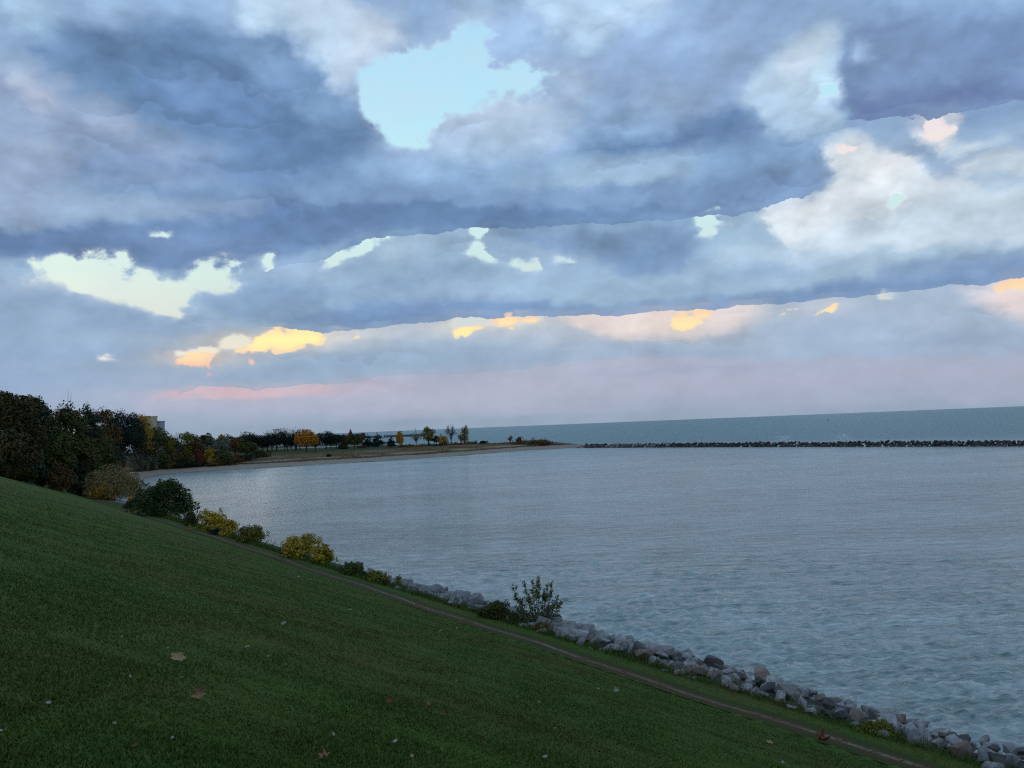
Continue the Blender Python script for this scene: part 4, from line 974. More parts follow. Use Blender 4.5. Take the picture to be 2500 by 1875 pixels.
# trees and shrubs behind the beach
SPIT = 'trees behind the beach'
spit = [
 (374, 1047, 100, 312, 'olive', 'tree', 2600, 'dull olive tree below the tan building'),
 (414, 1058, 40, 330, 'yellowgreen', 'tree', 1200, 'yellowish tree right of the grey building'),
 (455, 1046, 46, 345, 'yellowgreen', 'tall', 1400, 'tallest olive tree with a yellow top behind the beach'),
 (474, 1059, 30, 360, 'brown', 'tree', 800, 'red brown tree right of the tallest olive one'),
 (501, 1057, 36, 372, 'olive', 'tree', 900, 'olive tree with a yellow crown behind the broad grey one'),
 (516, 1064, 76, 345, 'greygreen', 'tree', 2200, 'broad grey green tree above the crimson shrub'),
 (538, 1055, 24, 395, 'orange', 'tree', 600, 'small orange topped tree right of the broad grey green one'),
 (556, 1057, 26, 425, 'dark', 'tree', 700, 'slim dark tree left of the rust coloured one'),
 (571, 1066, 34, 400, 'rust', 'tree', 900, 'rust coloured tree at the edge of the dark pines'),
 (597, 1074, 46, 385, 'olive', 'tree', 1300, 'rounded olive tree at the right end of the shore thicket'),
 (600, 1053, 40, 520, 'dark', 'tree', 1300, 'first dark tree of the row behind the rounded olive one'),
 (625, 1058, 34, 520, 'bluedark', 'tree', 800, 'dark flat topped tree second in the dark row'),
 (648, 1057, 32, 525, 'dark', 'tree', 800, 'dark tree third in the dark row'),
 (671, 1050, 50, 520, 'bluedark', 'tree', 1300, 'highest dark tree in the middle of the row'),
 (696, 1062, 34, 525, 'dark', 'tree', 800, 'lower dark tree under the bare twigs'),
 (718, 1048, 34, 528, 'bluedark', 'tree', 900, 'dark tree touching the orange maple on the left side'),
 (612, 1064, 32, 540, 'wooddark', 'tree', 1200, 'dull green tree between the first two dark ones of the row'),
 (637, 1063, 30, 545, 'bronze', 'tree', 1100, 'brownish tree between the second and third dark ones of the row'),
 (660, 1063, 32, 548, 'wooddark', 'tree', 1200, 'dull green tree left of the highest dark one'),
 (706, 1064, 30, 550, 'bronze', 'tree', 1100, 'brownish low tree behind the bare twigs of the row'),
 (728, 1061, 28, 548, 'wooddark', 'tree', 1100, 'dull green tree right behind the orange maple'),
 (803, 1064, 26, 545, 'wooddark', 'tree', 1000, 'dull green tree between the two dark ones right of the maple'),
 (838, 1068, 24, 560, 'bronze', 'tree', 900, 'brownish low tree left behind the round olive one'),
 (744, 1050, 52, 470, 'orange', 'tree', 2200, 'bright orange maple in front of the dark row'),
 (766, 1062, 24, 478, 'brown', 'tree', 700, 'brown tree leaning on the right of the orange maple'),
 (791, 1051, 34, 520, 'bluedark', 'tree', 1000, 'dark tree right of the orange maple'),
 (816, 1057, 30, 522, 'dark', 'tree', 800, 'dark tree second to the right of the orange maple'),
 (860, 1056, 38, 520, 'olive', 'tree', 1300, 'round olive tree standing clear before the harbour'),
 (894, 1059, 22, 525, 'bluedark', 'conifer', 700, 'dark pointed conifer first after the round olive tree'),
 (918, 1057, 24, 525, 'bluedark', 'conifer', 800, 'dark pointed conifer in the middle of three'),
 (950, 1063, 15, 525, 'bluedark', 'conifer', 500, 'narrowest dark conifer of the three'),
 (973, 1053, 22, 520, 'orange', 'column', 700, 'slim orange tree alone before the harbour water'),
 (1040, 1040, 32, 530, 'yellowgreen', 'tall', 1100, 'tall green and yellow tree left of the last group'),
 (1060, 1063, 14, 528, 'dark', 'tree', 350, 'small dark round tree between the tall ones'),
 (1076, 1061, 26, 515, 'gold', 'shrub', 600, 'low golden tree beside the tall brown one'),
 (1129, 1037, 24, 520, 'tan', 'column', 650, 'last tall tan tree before the open lake'),
]
for (sx, sy, wpx, D, c, st, n, lab) in spit:
    sd_ += 1; D = inland(sx, D, 19) if sx < 640 else D; x, y = rayxy(sx, D); h = max(2, top_z(sx, sy, D) - gz(x, y)); plant('tree', lab, 'tree', SPIT, x, y, h, wpx / 2010 * D * (1.55 if 'dark' in c and st == 'tree' else 1.12), LM[c], st, int(n * 2.0), .60, 40 + sd_, gaps=.12 if c in ('tan', 'yellowgreen', 'gold') else 0)
for sx, sy, D, wd, lab in [(434, 1051, 350, 6, 'bare grey tree left of the tallest olive one'), (690, 1042, 530, 12, 'bare twiggy tree between the dark ones of the row'), (716, 1041, 534, 10, 'bare twigs above the dark tree left of the maple'),
        (1096, 1038, 520, 9, 'tall brown tree nearly bare near the end of the point'), (1011, 1060, 520, 9, 'low tan thinly leaved tree before the harbour wall'), (1120, 1060, 520, 5, 'small thin tan tree left of the last tall one'), (1240, 1064, 490, 3, 'spindly grey sapling on the point')]:
    sd_ += 1; D = inland(sx, D, 14); x, y = rayxy(sx, D); lf = sy > 1037 and sx > 900
    bare_plant('bare_tree', lab, 'tree', SPIT, x, y, top_z(sx, sy, D) - gz(x, y), wd, 40 + sd_, 34, None, LM['brown'] if sx == 1096 else LM['tan'], 600 if lf else 0, .4)
TH = 'shrubs of the shore thicket'
thick = [(330, 1110, 54, 262, 'greygreen', 'grey green willow bush at the left end of the beach'), (366, 1112, 34, 300, 'greygreen', 'second grey green willow bush nearer the beach'),
 (345, 1086, 60, 285, 'dark', 'dark shrub behind the grey green willows'), (392, 1098, 40, 318, 'olive', 'olive shrub at the back of the beach'),
 (400, 1122, 46, 314, 'ochre', 'ochre shrub low on the beach edge'), (424, 1092, 44, 336, 'brown', 'brown gold shrub in the thicket'),
 (440, 1112, 50, 330, 'dark', 'dark shrub between the ochre and the crimson ones'), (452, 1090, 30, 345, 'ochre', 'yellowish shrub under the tallest olive tree'),
 (485, 1098, 34, 348, 'crimson', 'crimson shrub in the thicket above the beach'), (506, 1090, 26, 352, 'gold', 'gold shrub right of the crimson one'),
 (482, 1122, 50, 341, 'dark', 'dark low shrub under the crimson one'), (528, 1110, 40, 350, 'yellowgreen', 'lime shrub low in the thicket'),
 (545, 1100, 48, 362, 'olive', 'grey olive shrub right of the lime one'), (516, 1126, 46, 346, 'brown', 'brown low shrub at the beach edge'),
 (566, 1108, 40, 372, 'rust', 'rusty shrub under the rust coloured tree'), (590, 1108, 50, 378, 'dark', 'dark shrub at the end of the thicket'), (622, 1096, 36, 398, 'olive', 'olive shrub spilling from the thicket'), (640, 1102, 30, 405, 'brown', 'brown shrub last in the thicket'),
 (798, 1112, 12, 398, 'dark', 'small dark bush alone on the dry beach grass'), (985, 1093, 30, 495, 'dark', 'dark shrub below the slim orange tree'), (1005, 1092, 44, 480, 'ochre', 'ochre brush patch in the meadow below the harbour'),
 (1050, 1094, 50, 500, 'dark', 'dark brush under the last tall trees'), (1090, 1090, 40, 505, 'brown', 'brown brush under the brown tree'), (1112, 1090, 30, 506, 'crimson', 'dark red brush right of the brown one'),
 (1146, 1078, 28, 508, 'greygreen', 'grey shrub right of the last tall tree'), (1176, 1076, 18, 505, 'dark', 'dark upright shrub farther out on the point'),
 (1262, 1065, 16, 500, 'brown', 'small orange bush on the point'), (1282, 1074, 64, 496, 'rust', 'long brown bush mound near the tip of the point'), (1312, 1073, 56, 493, 'rust', 'rusty bush mound at the tip of the point'), (1322, 1081, 22, 490, 'brown', 'low brown bush last on the point'),
 (832, 1085, 22, 505, 'dark', 'dark low shrub left of the round olive tree'), (878, 1088, 20, 508, 'brown', 'brown low shrub right of the round olive tree')]
for sx, sy, wpx, D, c, lab in thick:
    sd_ += 1; D = inland(sx, D, 13 if sx < 700 else 5); x, y = rayxy(sx, D); h = max(1.2, top_z(sx, sy, D) - gz(x, y)); plant('shrub', lab, 'shrub', TH, x, y, h, wpx / 2010 * D * 1.3, LM[c], 'shrub', 1900, .42, 40 + sd_, foliage='foliage', stem='stems')


# ------------------------------------------------------------------ mown grass: blades stuck in the lawn, dense near the viewer
def mat_blade():
    mt, n, p = mat('grass_blade'); g = n.new('ShaderNodeNewGeometry'); q = g.outputs['Position']
    e = n.noise(n.vmath('ADD', q, (31, 7, 0)), .13, 4, .55); b = n.noise(q, 2.6, 6, .7); a = n.noise(q, .35, 5, .6)
    r_ = g.outputs['Random Per Island']
    col = n.ramp(r_, [(0, (.042, .070, .009)), (.5, (.057, .098, .013)), (.9, (.076, .120, .021)), (.97, (.11, .14, .035)), (1, (.16, .145, .06))])
    dry = n.sstep(n.math('ADD', n.math('MULTIPLY', e, .7), n.math('MULTIPLY', b, .3)), .46, .66)
    col = n.mix(n.math('MULTIPLY', dry, .65), col, n.mix(r_, (.065, .060, .012), (.14, .115, .034)))
    col = n.mix(n.math('MULTIPLY', n.sstep(a, .55, .75), .4), col, (.036, .10, .020))
    n.put(p.inputs['Base Color'], col); p.inputs['Roughness'].default_value = .7; p.inputs['Specular IOR Level'].default_value = .12
    return mt
M_blade = mat_blade()
def grass():
    r = np.random.default_rng(3); n = 760000
    R_ = np.exp(r.uniform(math.log(3.2), math.log(110), n)) ; th = np.radians(r.uniform(-36, 36, n))
    keep = r.random(n) < np.clip(1.3 - R_ / 90, .05, 1); R_ = R_[keep]; th = th[keep]
    x = R_ * np.sin(th); y = R_ * np.cos(th); d, t = coords(x, y)
    ok = (d > 6.35) & (np.abs(d - 8.75) > r.uniform(.15, .95, len(d))); x, y, R_, d = x[ok], y[ok], R_[ok], d[ok]
    x = x + r.normal(0, .02, len(x)); y = y + r.normal(0, .02, len(x))
    z = ground_z(x, y); n = len(x)
    tall = .75 + .5 * bumps(x, y, 1.6, 61) + .2 * bumps(x, y, 9, 62)
    h = r.uniform(.020, .046, n) * np.clip(tall, .35, 1.6) * np.where(r.random(n) < .03, 1.7, 1) * (1 + R_ / 130); w_ = r.uniform(.0035, .0065, n) * (1 + R_ / 13)
    a = r.uniform(0, 6.283, n); lean = r.normal(0, .45, (n, 2))
    B = np.stack([x, y, z - .006], 1); s = np.stack([np.cos(a) * w_, np.sin(a) * w_, 0 * a], 1); T_ = B + np.stack([lean[:, 0] * h, lean[:, 1] * h, h], 1)
    V = np.stack([B - s, B + s, T_], 1).reshape(-1, 3)
    tag(link('grass', new_mesh('grass', V, np.arange(n * 3).reshape(-1, 3), M_blade)), kind='stuff')
    return n
N_BLADES = grass()
# ragged tufts hanging over the edge of the boulders
def edge_tufts():
    r = np.random.default_rng(9); n = 26000; t = r.uniform(8, 150, n); d = r.normal(6.45, .28, n); p = WD[None] * (Q0 - d[:, None]) + SDIR[None] * t[:, None]
    x, y = p[:, 0], p[:, 1]; z = ground_z(x, y); h = np.where(r.random(n) < .06, r.uniform(.35, .8, n), r.uniform(.08, .26, n)) * (1 + t / 150); w_ = .010 + .0003 * t; a = r.uniform(0, 6.28, n); L = r.normal(0, .5, (n, 2)) + WD[None] * .35
    B = np.stack([x, y, z - .02], 1); s = np.stack([np.cos(a) * w_, np.sin(a) * w_, 0 * a], 1); T_ = B + np.stack([L[:, 0] * h, L[:, 1] * h, h], 1)
    V = np.stack([B - s, B + s, T_], 1).reshape(-1, 3)
    tag(link('rough_grass', new_mesh('rough_grass', V, np.arange(n * 3).reshape(-1, 3), M_blade)), kind='stuff')
edge_tufts()
def meadow_tufts():
    """dry grass and weeds behind the far beach"""
    r = np.random.default_rng(12); x = r.uniform(-150, 30, 300000); y = r.uniform(350, 610, 300000); d, t = coords(x, y)
    ok = (d > 10.5) & (d < 75) & (bumps(x, y, .12, 71) + r.normal(0, .12, len(x)) > .0); x, y, d = x[ok][:26000], y[ok][:26000], d[ok][:26000]; n = len(x)
    z = ground_z(x, y); h = r.uniform(.3, .9, n) * np.clip(.7 + bumps(x, y, .2, 72), .3, 1.6); w_ = r.uniform(.10, .3, n); a = r.uniform(0, 6.28, n); L = r.normal(0, .3, (n, 2))
    B = np.stack([x, y, z - .05], 1); s = np.stack([np.cos(a) * w_, np.sin(a) * w_, 0 * a], 1); T_ = B + np.stack([L[:, 0] * h, L[:, 1] * h, h], 1)
    V = np.stack([B - s, B + s, T_], 1).reshape(-1, 3)
    mt = mat_leaf('meadow_weeds', [(.11, .065, .035), (.19, .13, .065), (.26, .21, .11), (.15, .075, .045)], patch=.05)
    tag(link('meadow_weeds', new_mesh('meadow_weeds', V, np.arange(n * 3).reshape(-1, 3), mt)), kind='stuff')
meadow_tufts()

# ------------------------------------------------------------------ fallen leaves, one object each (x, y, size in metres, tone, label)
TONES = {'tan': (.34, .22, .11), 'curl': (.30, .16, .085), 'pale': (.24, .24, .16), 'white': (.27, .28, .23), 'rust': (.20, .065, .03), 'deeprust': (.17, .055, .025)}
LEAFM = {k: mat_plain('fallen_leaf_' + k, c, .75, .35, 30) for k, c in TONES.items()}
fallen = [
 (-3.84, 9.31, 0.155, 'tan', 'large flat tan leaf, the biggest on the lawn'),
 (-2.93, 7.56, 0.133, 'curl', 'curled brown and pink leaf below the large tan one'),
 (-3.94, 11.97, 0.070, 'pale', 'pale cupped leaf up and right of the large tan one'),
 (-3.74, 10.98, 0.043, 'curl', 'small brown leaf left of the pale cupped one and lower'),
 (-3.70, 11.46, 0.039, 'curl', 'tiny brown leaf directly under the pale cupped one'),
 (-3.55, 11.67, 0.040, 'tan', 'tiny tan leaf right of the group near the pale cupped one'),
 (-5.00, 9.50, 0.028, 'white', 'tiny bright white petal left of the upper lawn, right one of two'),
 (-5.01, 9.05, 0.028, 'white', 'tiny white petal at the upper left, left one of two'),
 (-4.68, 9.77, 0.043, 'tan', 'small tan scrap above and left of the large tan leaf'),
 (-4.51, 10.22, 0.030, 'curl', 'tiny brown scrap above the large tan leaf'),
 (-4.24, 9.99, 0.034, 'pale', 'tiny pale leaf just above the large tan one'),
 (-3.58, 7.61, 0.045, 'pale', 'pale folded leaf below and left of the large tan one'),
 (-3.38, 8.27, 0.032, 'curl', 'tiny pinkish leaf just below the large tan one'),
 (-2.99, 8.45, 0.028, 'white', 'tiny white petal right of the curled brown and pink leaf'),
 (-3.29, 5.79, 0.037, 'white', 'whitish crumpled leaf alone at the lower left'),
 (-4.64, 16.28, 0.104, 'pale', 'pale oval leaf far above the curled brown and pink one'),
 (-2.84, 5.80, 0.028, 'pale', 'tiny pale leaf below the whitish crumpled one, to the right'),
 (-2.48, 5.89, 0.028, 'white', 'tiny white petal low between the left corner and the orange leaf'),
 (-1.96, 6.23, 0.028, 'white', 'small white petal left of the orange leaf at the bottom edge'),
 (-1.59, 6.62, 0.087, 'curl', 'orange and tan folded leaf at the bottom edge'),
 (-2.52, 5.41, 0.034, 'rust', 'dull red leaf sunk in the grass at the lower left'),
 (-4.58, 7.59, 0.028, 'white', 'tiny white petal nearest the left edge, upper lawn'),
 (-3.06, 4.89, 0.028, 'white', 'small white petal cut by the left edge'),
 (-3.84, 16.84, 0.041, 'white', 'tiny white petal above the middle of the lawn'),
 (-3.39, 20.61, 0.051, 'pale', 'tiny pale scrap left of the small orange leaf'),
 (-3.39, 24.52, 0.120, 'rust', 'small orange leaf on the brighter upper lawn'),
 (-2.83, 29.16, 0.129, 'tan', 'small upright tan leaf below the open sapling, near the path'),
 (-2.84, 36.55, 0.108, 'white', 'tiny white sliver right of the small upright tan leaf'),
 (-2.25, 15.79, 0.039, 'white', 'tiny white petal in mid lawn, left one of a pair'),
 (-1.84, 16.27, 0.040, 'white', 'tiny white petal in mid lawn, right one of a pair'),
 (-1.22, 15.18, 0.045, 'pale', 'tiny pale scrap below the pair of white petals'),
 (-1.66, 10.30, 0.091, 'rust', 'reddish lobed leaf left of the light orange one'),
 (-1.24, 10.84, 0.079, 'curl', 'light orange lobed leaf in the lower middle lawn'),
 (-1.02, 10.58, 0.057, 'rust', 'small red leaf below the light orange lobed one'),
 (0.26, 15.08, 0.052, 'pale', 'tiny pale leaf on the open lawn right of the light orange one'),
 (-1.74, 7.58, 0.055, 'pale', 'pale leaf tilted up in the grass above the orange and tan folded one'),
 (-1.25, 8.03, 0.051, 'white', 'pale torn leaf low in the middle of the lawn'),
 (-1.18, 8.04, 0.028, 'white', 'tiny white scrap touching the pale torn leaf'),
 (-1.04, 7.65, 0.045, 'tan', 'tan leaf at the bottom edge below the pale torn one'),
 (0.44, 12.34, 0.060, 'pale', 'faded pale leaf low on the right half of the lawn'),
 (0.21, 9.64, 0.056, 'white', 'pale leaf on edge at the bottom, right of the middle'),
 (-0.47, 9.36, 0.059, 'rust', 'dull reddish leaf between the pale torn one and the faded one'),
 (2.70, 24.53, 0.180, 'white', 'white folded leaf on the lawn below the reddish boulder'),
 (2.06, 23.27, 0.080, 'pale', 'tiny pale scrap beside the white folded leaf'),
 (6.17, 21.34, 0.156, 'tan', 'tan leaf left of the big crumpled rust coloured one'),
 (9.96, 28.39, 0.442, 'deeprust', 'big crumpled rust coloured leaf near the path'),
 (5.15, 16.96, 0.074, 'white', 'small white petal at the bottom edge under the tan leaf on the right'),
 (-12.08, 45.48, 0.179, 'white', 'small white petal on the far lawn below the round dark bush'),
 (-6.09, 26.69, 0.066, 'white', 'tiny white petal on the far lawn'),
 (-5.59, 27.30, 0.107, 'tan', 'small tan leaf on the far lawn right of the tiny white petal'),
]
def leaf_mesh(seed, mt, curl, round_):
    r = np.random.default_rng(seed); n = 20; V = [(0, 0, 0)]; an = np.linspace(0, 2 * math.pi, n, endpoint=False)
    lob = .5 * (1 if round_ else 1) * (1 - (0.12 if round_ else .42) * np.abs(np.sin(an * 2.5)) ** .8) * (1 - .25 * np.cos(an) ** 8 * (an > 3)) * r.uniform(.9, 1.1, n)
    for f in (.55, 1.0):
        for k in range(n):
            x_, y_ = math.cos(an[k]) * lob[k] * f, math.sin(an[k]) * lob[k] * f * (.6 if round_ else .85)
            V.append((x_, y_, curl * (y_ * y_ * 2.2 + .5 * x_ * x_) + .05 * math.sin(k * 1.7 + seed) * f))
    F = [(0, 1 + k, 1 + (k + 1) % n) for k in range(n)] + [(1 + k, 1 + n + k, 1 + n + (k + 1) % n, 1 + (k + 1) % n) for k in range(n)]
    b, q = tube([(-.42, 0, .02), (-.6, .03, .03), (-.78, .1, .07)], [.014, .011, .008], 4); m0 = len(V)
    V += [tuple(p) for p in b]; F += [tuple(i + m0 for i in f) for f in q]
    return new_mesh('fallen_leaf', V, F, mt)
for k, (x, y, s, tone, lab) in enumerate(fallen):
    r = np.random.default_rng(500 + k); small = s < .07
    me = leaf_mesh(k, LEAFM[tone], {'curl': 1.5, 'deeprust': 1.9, 'rust': 1.1}.get(tone, .7), small or tone in ('pale', 'tan'))
    o = link('fallen_petal' if tone == 'white' and small else 'fallen_leaf', me); o.location = (x, y, gz(x, y) + .035 + (.02 if tone == 'deeprust' else 0)); o.scale = (s, s, s)
    o.rotation_euler = (r.uniform(.25, .9), r.uniform(-.35, .35), r.uniform(0, 6.28) if small else r.uniform(-.6, .6)); o.location.z += s * .16; o.scale = (s * 1.2,) * 3
    tag(o, lab, 'petal' if tone == 'white' and small else 'leaf', 'leaves and petals scattered on the lawn')

# ------------------------------------------------------------------ far buildings, harbour, people
def box(b, x0, x1, y0, y1, z0, z1):
    V = [(x0, y0, z0), (x1, y0, z0), (x1, y1, z0), (x0, y1, z0), (x0, y0, z1), (x1, y0, z1), (x1, y1, z1), (x0, y1, z1)]
    b.add(V, [(0, 3, 2, 1), (4, 5, 6, 7), (0, 1, 5, 4), (1, 2, 6, 5), (2, 3, 7, 6), (3, 0, 4, 7)])
def part(name, mt, parent, fn, smooth=False):
    b = Bag(); fn(b); return link(name, new_mesh(name, b.v, b.f, mt, smooth), parent)
M_tan = mat_plain('tan_concrete', (.40, .31, .19), .85, .08, .4); M_grey = mat_plain('grey_concrete', (.24, .23, .22), .85, .08, .4)
M_glass = mat_plain('dark_glass', (.03, .033, .036), .15, .1); M_wall = mat_plain('harbour_concrete', (.13, .12, .11), .9, .2, .2)
M_white = mat_plain('white_paint', (.75, .75, .74), .5, .05); M_red = mat_plain('red_roof', (.16, .045, .04), .8, .2); M_brick = mat_plain('dull_brick', (.15, .08, .06), .9, .2)
M_dark = mat_plain('dark_metal', (.05, .055, .055), .6, .2); M_quay = mat_plain('quay_ground', (.11, .11, .095), .95, .25, .1)
def tower(name, label, x, y, wx, wy, ztop, mt, rows, cols):
    z0 = 2.4; root = empty(name, (x, y, z0), label, 'building'); h = ztop - z0
    part('wall', mt, root, lambda b: box(b, -wx / 2, wx / 2, -wy / 2, wy / 2, -1, h))
    part('parapet', mt, root, lambda b: (box(b, -wx / 2 - .15, wx / 2 + .15, -wy / 2 - .15, -wy / 2 + .25, h, h + .7), box(b, -wx / 2 - .15, wx / 2 + .15, wy / 2 - .25, wy / 2 + .15, h, h + .7)))
    if rows:
        fl = 3.3
        for i in range(rows):
            zz = h - 5.4 - i * fl
            for j in range(cols):
                cw = wx / cols; cx = -wx / 2 + (j + .5) * cw
                fr = part('window', mt, root, lambda b: (box(b, cx - cw * .46, cx + cw * .46, -wy / 2 - .22, -wy / 2 - .003, zz - .12, zz), box(b, cx - cw * .46, cx + cw * .46, -wy / 2 - .22, -wy / 2 - .003, zz + 1.6, zz + 1.7)))
                part('pane', M_glass, fr, lambda b: box(b, cx - cw * .44, cx + cw * .44, -wy / 2 - .06, -wy / 2 - .01, zz, zz + 1.6))
    return root
x, y = rayxy(361, 520); tower('apartment_tower', 'tan apartment tower with two dark rows of windows above the trees', x, y, 6.2, 10, top_z(361, 1019, 520), M_tan, 6, 2)
x, y = rayxy(382.5, 532); tower('apartment_block', 'plain grey building block just right of the tan tower', x, y, 5.0, 9, top_z(382, 1031, 532), M_grey, 0, 0)

# quay, harbour wall, beacon, posts, boats
ob = part('quay', M_quay, None, lambda b: box(b, -420, -135, 905, 990, -3, 1.6)); tag(ob, kind='structure')
x, y = rayxy(852, 925); root = empty('harbour_house', (x, y, 1.6), 'red roofed harbour house with a small spire', 'building')
def gable(b, x0, x1, y0, y1, z0, z1):
    ym = (y0 + y1) / 2; b.add([(x0, y0, z0), (x1, y0, z0), (x1, y1, z0), (x0, y1, z0), (x0 + 1, ym, z1), (x1 - 1, ym, z1)], [(0, 1, 5, 4), (2, 3, 4, 5), (1, 2, 5), (3, 0, 4), (0, 3, 2, 1)])
part('wall', M_brick, root, lambda b: box(b, -9, 12, 0, 12, -.5, 5.2))
part('roof', M_red, root, lambda b: gable(b, -9.6, 12.6, -.6, 12.6, 5.2, 10.2))
sp = part('tower', M_brick, root, lambda b: box(b, -2, 1.6, -.8, 2.8, 0, 10.6))
part('spire', M_red, sp, lambda b: b.add([(-2.3, -1.1, 10.6), (1.9, -1.1, 10.6), (1.9, 3.1, 10.6), (-2.3, 3.1, 10.6), (-.2, 1, 17)], [(0, 1, 4), (1, 2, 4), (2, 3, 4), (3, 0, 4), (0, 3, 2, 1)]))
for i in range(4):
    wn = part('window', M_brick, root, lambda b: box(b, 2.4 + i * 2.3, 3.9 + i * 2.3, -.16, -.003, 1.4, 1.55)); part('pane', M_glass, wn, lambda b: box(b, 2.5 + i * 2.3, 3.8 + i * 2.3, -.08, -.01, 1.55, 3.4))
for sx, sy, wpx, c, lab in [(882, 1056, 20, 'crimson', 'dark red tree right of the harbour house'), (834, 1059, 16, 'crimson', 'dark red tree left of the harbour house'), (866, 1058, 14, 'crimson', 'dark red tree close against the harbour house')]:
    sd_ += 1; x, y = rayxy(sx, 915); plant('harbour_tree', lab, 'tree', 'red trees by the harbour', x, y, top_z(sx, sy, 915) - 1.6, wpx / 2010 * 915, LM[c], 'tree', 500, 1.1, 40 + sd_, dz=1.6 - gz(x, y))
root = empty('harbour_wall', (-255, 1815, 0), 'long grey harbour wall out in the lake behind the trees', 'wall')
part('wall', M_wall, root, lambda b: box(b, -130, 62, -3, 3, -2, 4.4)); part('cap', M_grey, root, lambda b: box(b, -130, 62.4, -3.4, 3.4, 4.4, 5.0))
x, y = rayxy(931, 1700); root = empty('beacon', (x, y, 0), 'slim white beacon tower in front of the harbour wall', 'beacon')
part('base', M_wall, root, lambda b: b.add(*tube([(0, 0, -1), (0, 0, 1.6)], [2.4, 2.2], 10)))
tw = part('tower', M_white, root, lambda b: b.add(*tube([(0, 0, 1.6), (0, 0, 9.2)], [1.3, .8], 12))); part('lantern', M_white, tw, lambda b: b.add(*tube([(0, 0, 9.2), (0, 0, 10.6), (0, 0, 11.6)], [1.0, 1.0, .05], 10)))
for sx, sy, D, lab in [(1011, 1045, 1790, 'thin harbour post left of the tall green and yellow tree'), (1052, 1049, 1760, 'thin harbour post right of the tall green and yellow tree')]:
    x, y = rayxy(sx, D); root = empty('harbour_post', (x, y, 0), lab, 'post', 'posts on the harbour wall'); tp = top_z(sx, sy, D)
    part('post', M_dark, root, lambda b: b.add(*tube([(0, 0, -1), (0, 0, tp)], [.55, .38], 7))); part('light_head', M_dark, root, lambda b: box(b, -1.0, 1.0, -.35, .35, tp, tp + .5))
def boat(sx, D, L, rz, lab):
    x, y = rayxy(sx, D); root = empty('moored_boat', (x, y, 0), lab, 'boat', 'white boats moored in the harbour', rz)
    def hull(b):
        st = [(-.5, .30, .75), (-.2, .36, .7), (.2, .33, .8), (.42, .16, 1.0), (.5, .01, 1.15)]; V = []
        for u, w_, z1 in st:
            for s_, zz in ((-1, z1), (-.55, -.3), (.55, -.3), (1, z1)): V.append((u * L, s_ * w_ * L * .42, zz * L / 8))
        F = []
        for i in range(4):
            for k in range(3): a = i * 4 + k; F.append((a, a + 4, a + 5, a + 1))
            F.append((i * 4 + 3, i * 4 + 7, i * 4 + 4, i * 4))
        F.append((0, 1, 2, 3)); b.add(V, F)
    part('hull', M_white, root, hull); cb = part('cabin', M_white, root, lambda b: box(b, -.22 * L, .16 * L, -.11 * L, .11 * L, .085 * L, .2 * L))
    part('windscreen', M_glass, cb, lambda b: box(b, -.18 * L, .163 * L, -.112 * L, .112 * L, .14 * L, .18 * L))
for q in [(800, 755, 11, .2, 'white boat seen between the dark trees right of the orange maple'), (824, 745, 10, -.3, 'white boat left of the round olive tree'), (903, 770, 10, .1, 'white boat between the round olive tree and the conifers'),
          (998, 715, 8, .25, 'white boat between the slim orange and the thin tan tree'), (1075, 690, 9, -.1, 'white boat behind the low golden tree'), (936, 760, 9, .4, 'white boat between the last two conifers')]: boat(*q)

def person(x, y, z, h, coat, lab, face=0.0, stride=.12):
    """one continuous skinned figure"""
    J = [(0, 0, .53), (0, 0, .66), (0, 0, .80), (0, .01, .86), (0, .03, .93), (0, .02, .985), (.055, 0, .50), (.06, stride * .5, .28), (.06, stride * .2, .05), (.06, stride * .2 + .07, .02),
         (-.055, 0, .50), (-.06, -stride * .3, .28), (-.06, -stride, .06), (-.06, -stride + .06, .02), (.115, 0, .80), (.14, -.03, .62), (.13, .05, .47), (-.115, 0, .80), (-.14, .02, .62), (-.13, .09, .48)]
    Ed = [(0, 1), (1, 2), (2, 3), (3, 4), (4, 5), (0, 6), (6, 7), (7, 8), (8, 9), (0, 10), (10, 11), (11, 12), (12, 13), (2, 14), (14, 15), (15, 16), (2, 17), (17, 18), (18, 19)]
    R_ = [.085, .085, .095, .035, .062, .045, .058, .042, .028, .025, .058, .042, .028, .025, .045, .032, .024, .045, .032, .024]
    me = bpy.data.meshes.new('person'); me.from_pydata([tuple(c * h for c in p) for p in J], Ed, []); o = link('person', me); o.location = (x, y, z); o.rotation_euler = (0, 0, face)
    md = o.modifiers.new('skin', 'SKIN'); sv = me.skin_vertices[0].data
    for i, r_ in enumerate(R_): sv[i].radius = (r_ * h, r_ * h * .85)
    sv[0].use_root = True; ss = o.modifiers.new('smooth', 'SUBSURF'); ss.levels = ss.render_levels = 2
    mt, n, p = mat('person_clothes'); s_ = n.new('ShaderNodeSeparateXYZ'); n.put(s_.inputs[0], objpos(n))
    n.put(p.inputs['Base Color'], n.ramp(n.math('DIVIDE', s_.outputs[2], h), [(0, (.04, .035, .03)), (.05, (.03, .035, .05)), (.50, coat), (.86, (.35, .22, .16)), (.95, (.03, .022, .018))], 'CONSTANT')); p.inputs['Roughness'].default_value = .9
    me.materials.append(mt); tag(o, lab, 'person'); return o
for sx, D, h, coat, lab, fc in [(1344, 494, 1.75, (.02, .022, .03), 'person in dark clothes standing left of another at the root of the breakwater', .4), (1352.5, 492, 1.8, (.03, .032, .045), 'person in dark clothes walking nearest the first breakwater stones', -1.4)]:
    x, y = rayxy(sx, D); person(x, y, max(gz(x, y), .6) + .05, h, coat, lab, fc)
x, y = rayxy(928, 402); person(x, y, gz(x, y), 2.0, (.05, .055, .065), 'person in a dark coat walking on the far beach grass', 1.2, .16)

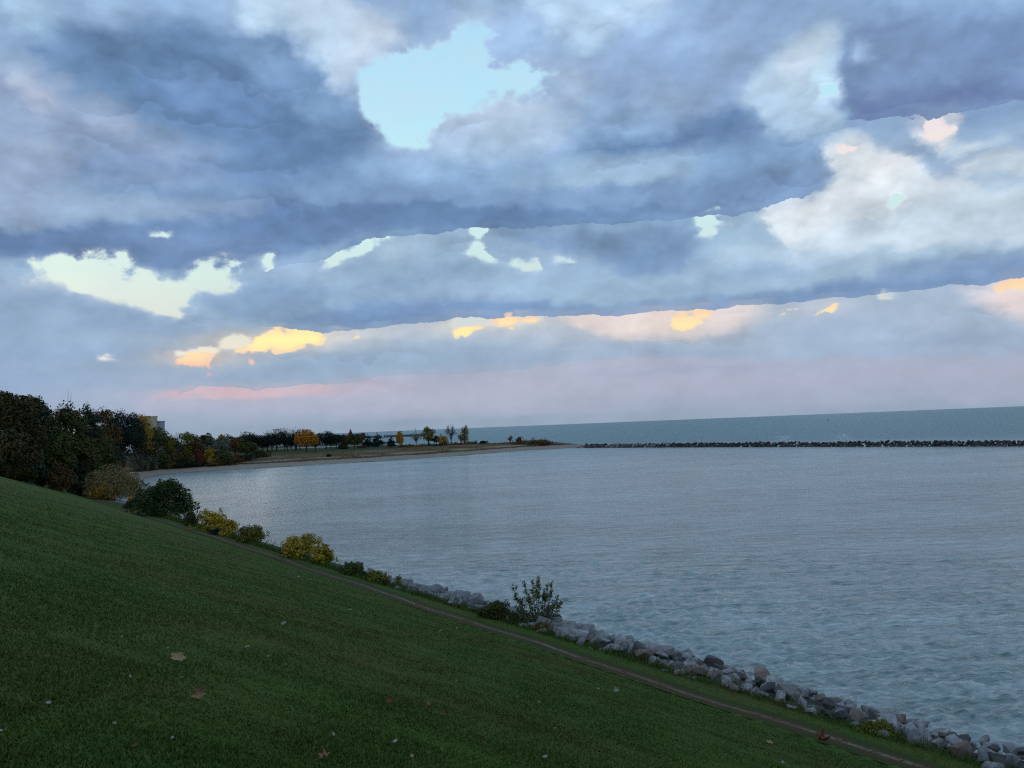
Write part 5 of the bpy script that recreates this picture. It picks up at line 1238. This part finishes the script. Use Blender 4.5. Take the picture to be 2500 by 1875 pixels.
# buoy far out, spray over the breakwater, white stones at the end of the path
x, y = rayxy(2016, 1650); root = empty('buoy', (x, y, 0), 'small dark marker buoy far out on the open lake', 'buoy')
fl = part('float', M_dark, root, lambda b: b.add(*tube([(0, 0, -.5), (0, 0, .3), (0, 0, .9), (0, 0, 1.0)], [1.0, 1.25, 1.1, .1], 10))); part('tower', M_dark, root, lambda b: [b.add(*tube([(math.cos(a) * .8, math.sin(a) * .8, .9), (math.cos(a) * .15, math.sin(a) * .15, 3.6)], [.12, .08], 5)) for a in (0, 2.1, 4.2)])
part('lamp', M_dark, root, lambda b: b.add(*tube([(0, 0, 3.5), (0, 0, 4.1), (0, 0, 4.3)], [.35, .35, .05], 8)))
M_foam = mat_plain('white_water', (.85, .87, .88), .6, .03)
for k, (px_, D, sc_) in enumerate([(1897, 372, 1.0), (2045, 350, 1.1), (1912, 369, .6)]):
    r = np.random.default_rng(70 + k); n = 900; x, y = rayxy(px_, D); x += 2.6; y += 2.0
    hgt = r.uniform(0, 1, n) ** 1.6; C = np.stack([r.normal(0, 1.1, n) * (1.2 - .4 * hgt) * 1.3, r.normal(0, .8, n), .8 + hgt * 4.2 * np.exp(-(r.normal(0, .7, n)) ** 2)], 1) * [sc_, sc_, sc_]
    V, F = leaves(C, r.normal(size=(n, 3)), .32 * sc_, r, 0); o = link('wave_spray', new_mesh('wave_spray', V, F, M_foam)); o.location = (x, y, 0); tag(o, kind='stuff')
M_pale = mat_rock('white_stone', [(.62, .61, .59), (.70, .69, .66), (.66, .65, .62)], .8)
for k, (sx, D, s_, lab) in enumerate([(152, 206, 2.4, 'long white stone at the end of the path before the wood'), (163, 207, 1.3, 'small white stone right of the long white one'), (123, 205, .8, 'white stone standing upright left of the long one')]):
    x, y = rayxy(sx, D); o = link('pale_stone', hull_mesh('pale_stone', 400 + k, M_pale, 13, .5)); o.location = (x, y, gz(x, y) + .2); o.scale = (s_, s_ * .7, s_ * (.55 if k < 2 else 1.3)); tag(o, lab, 'stone', 'white stones by the wood')
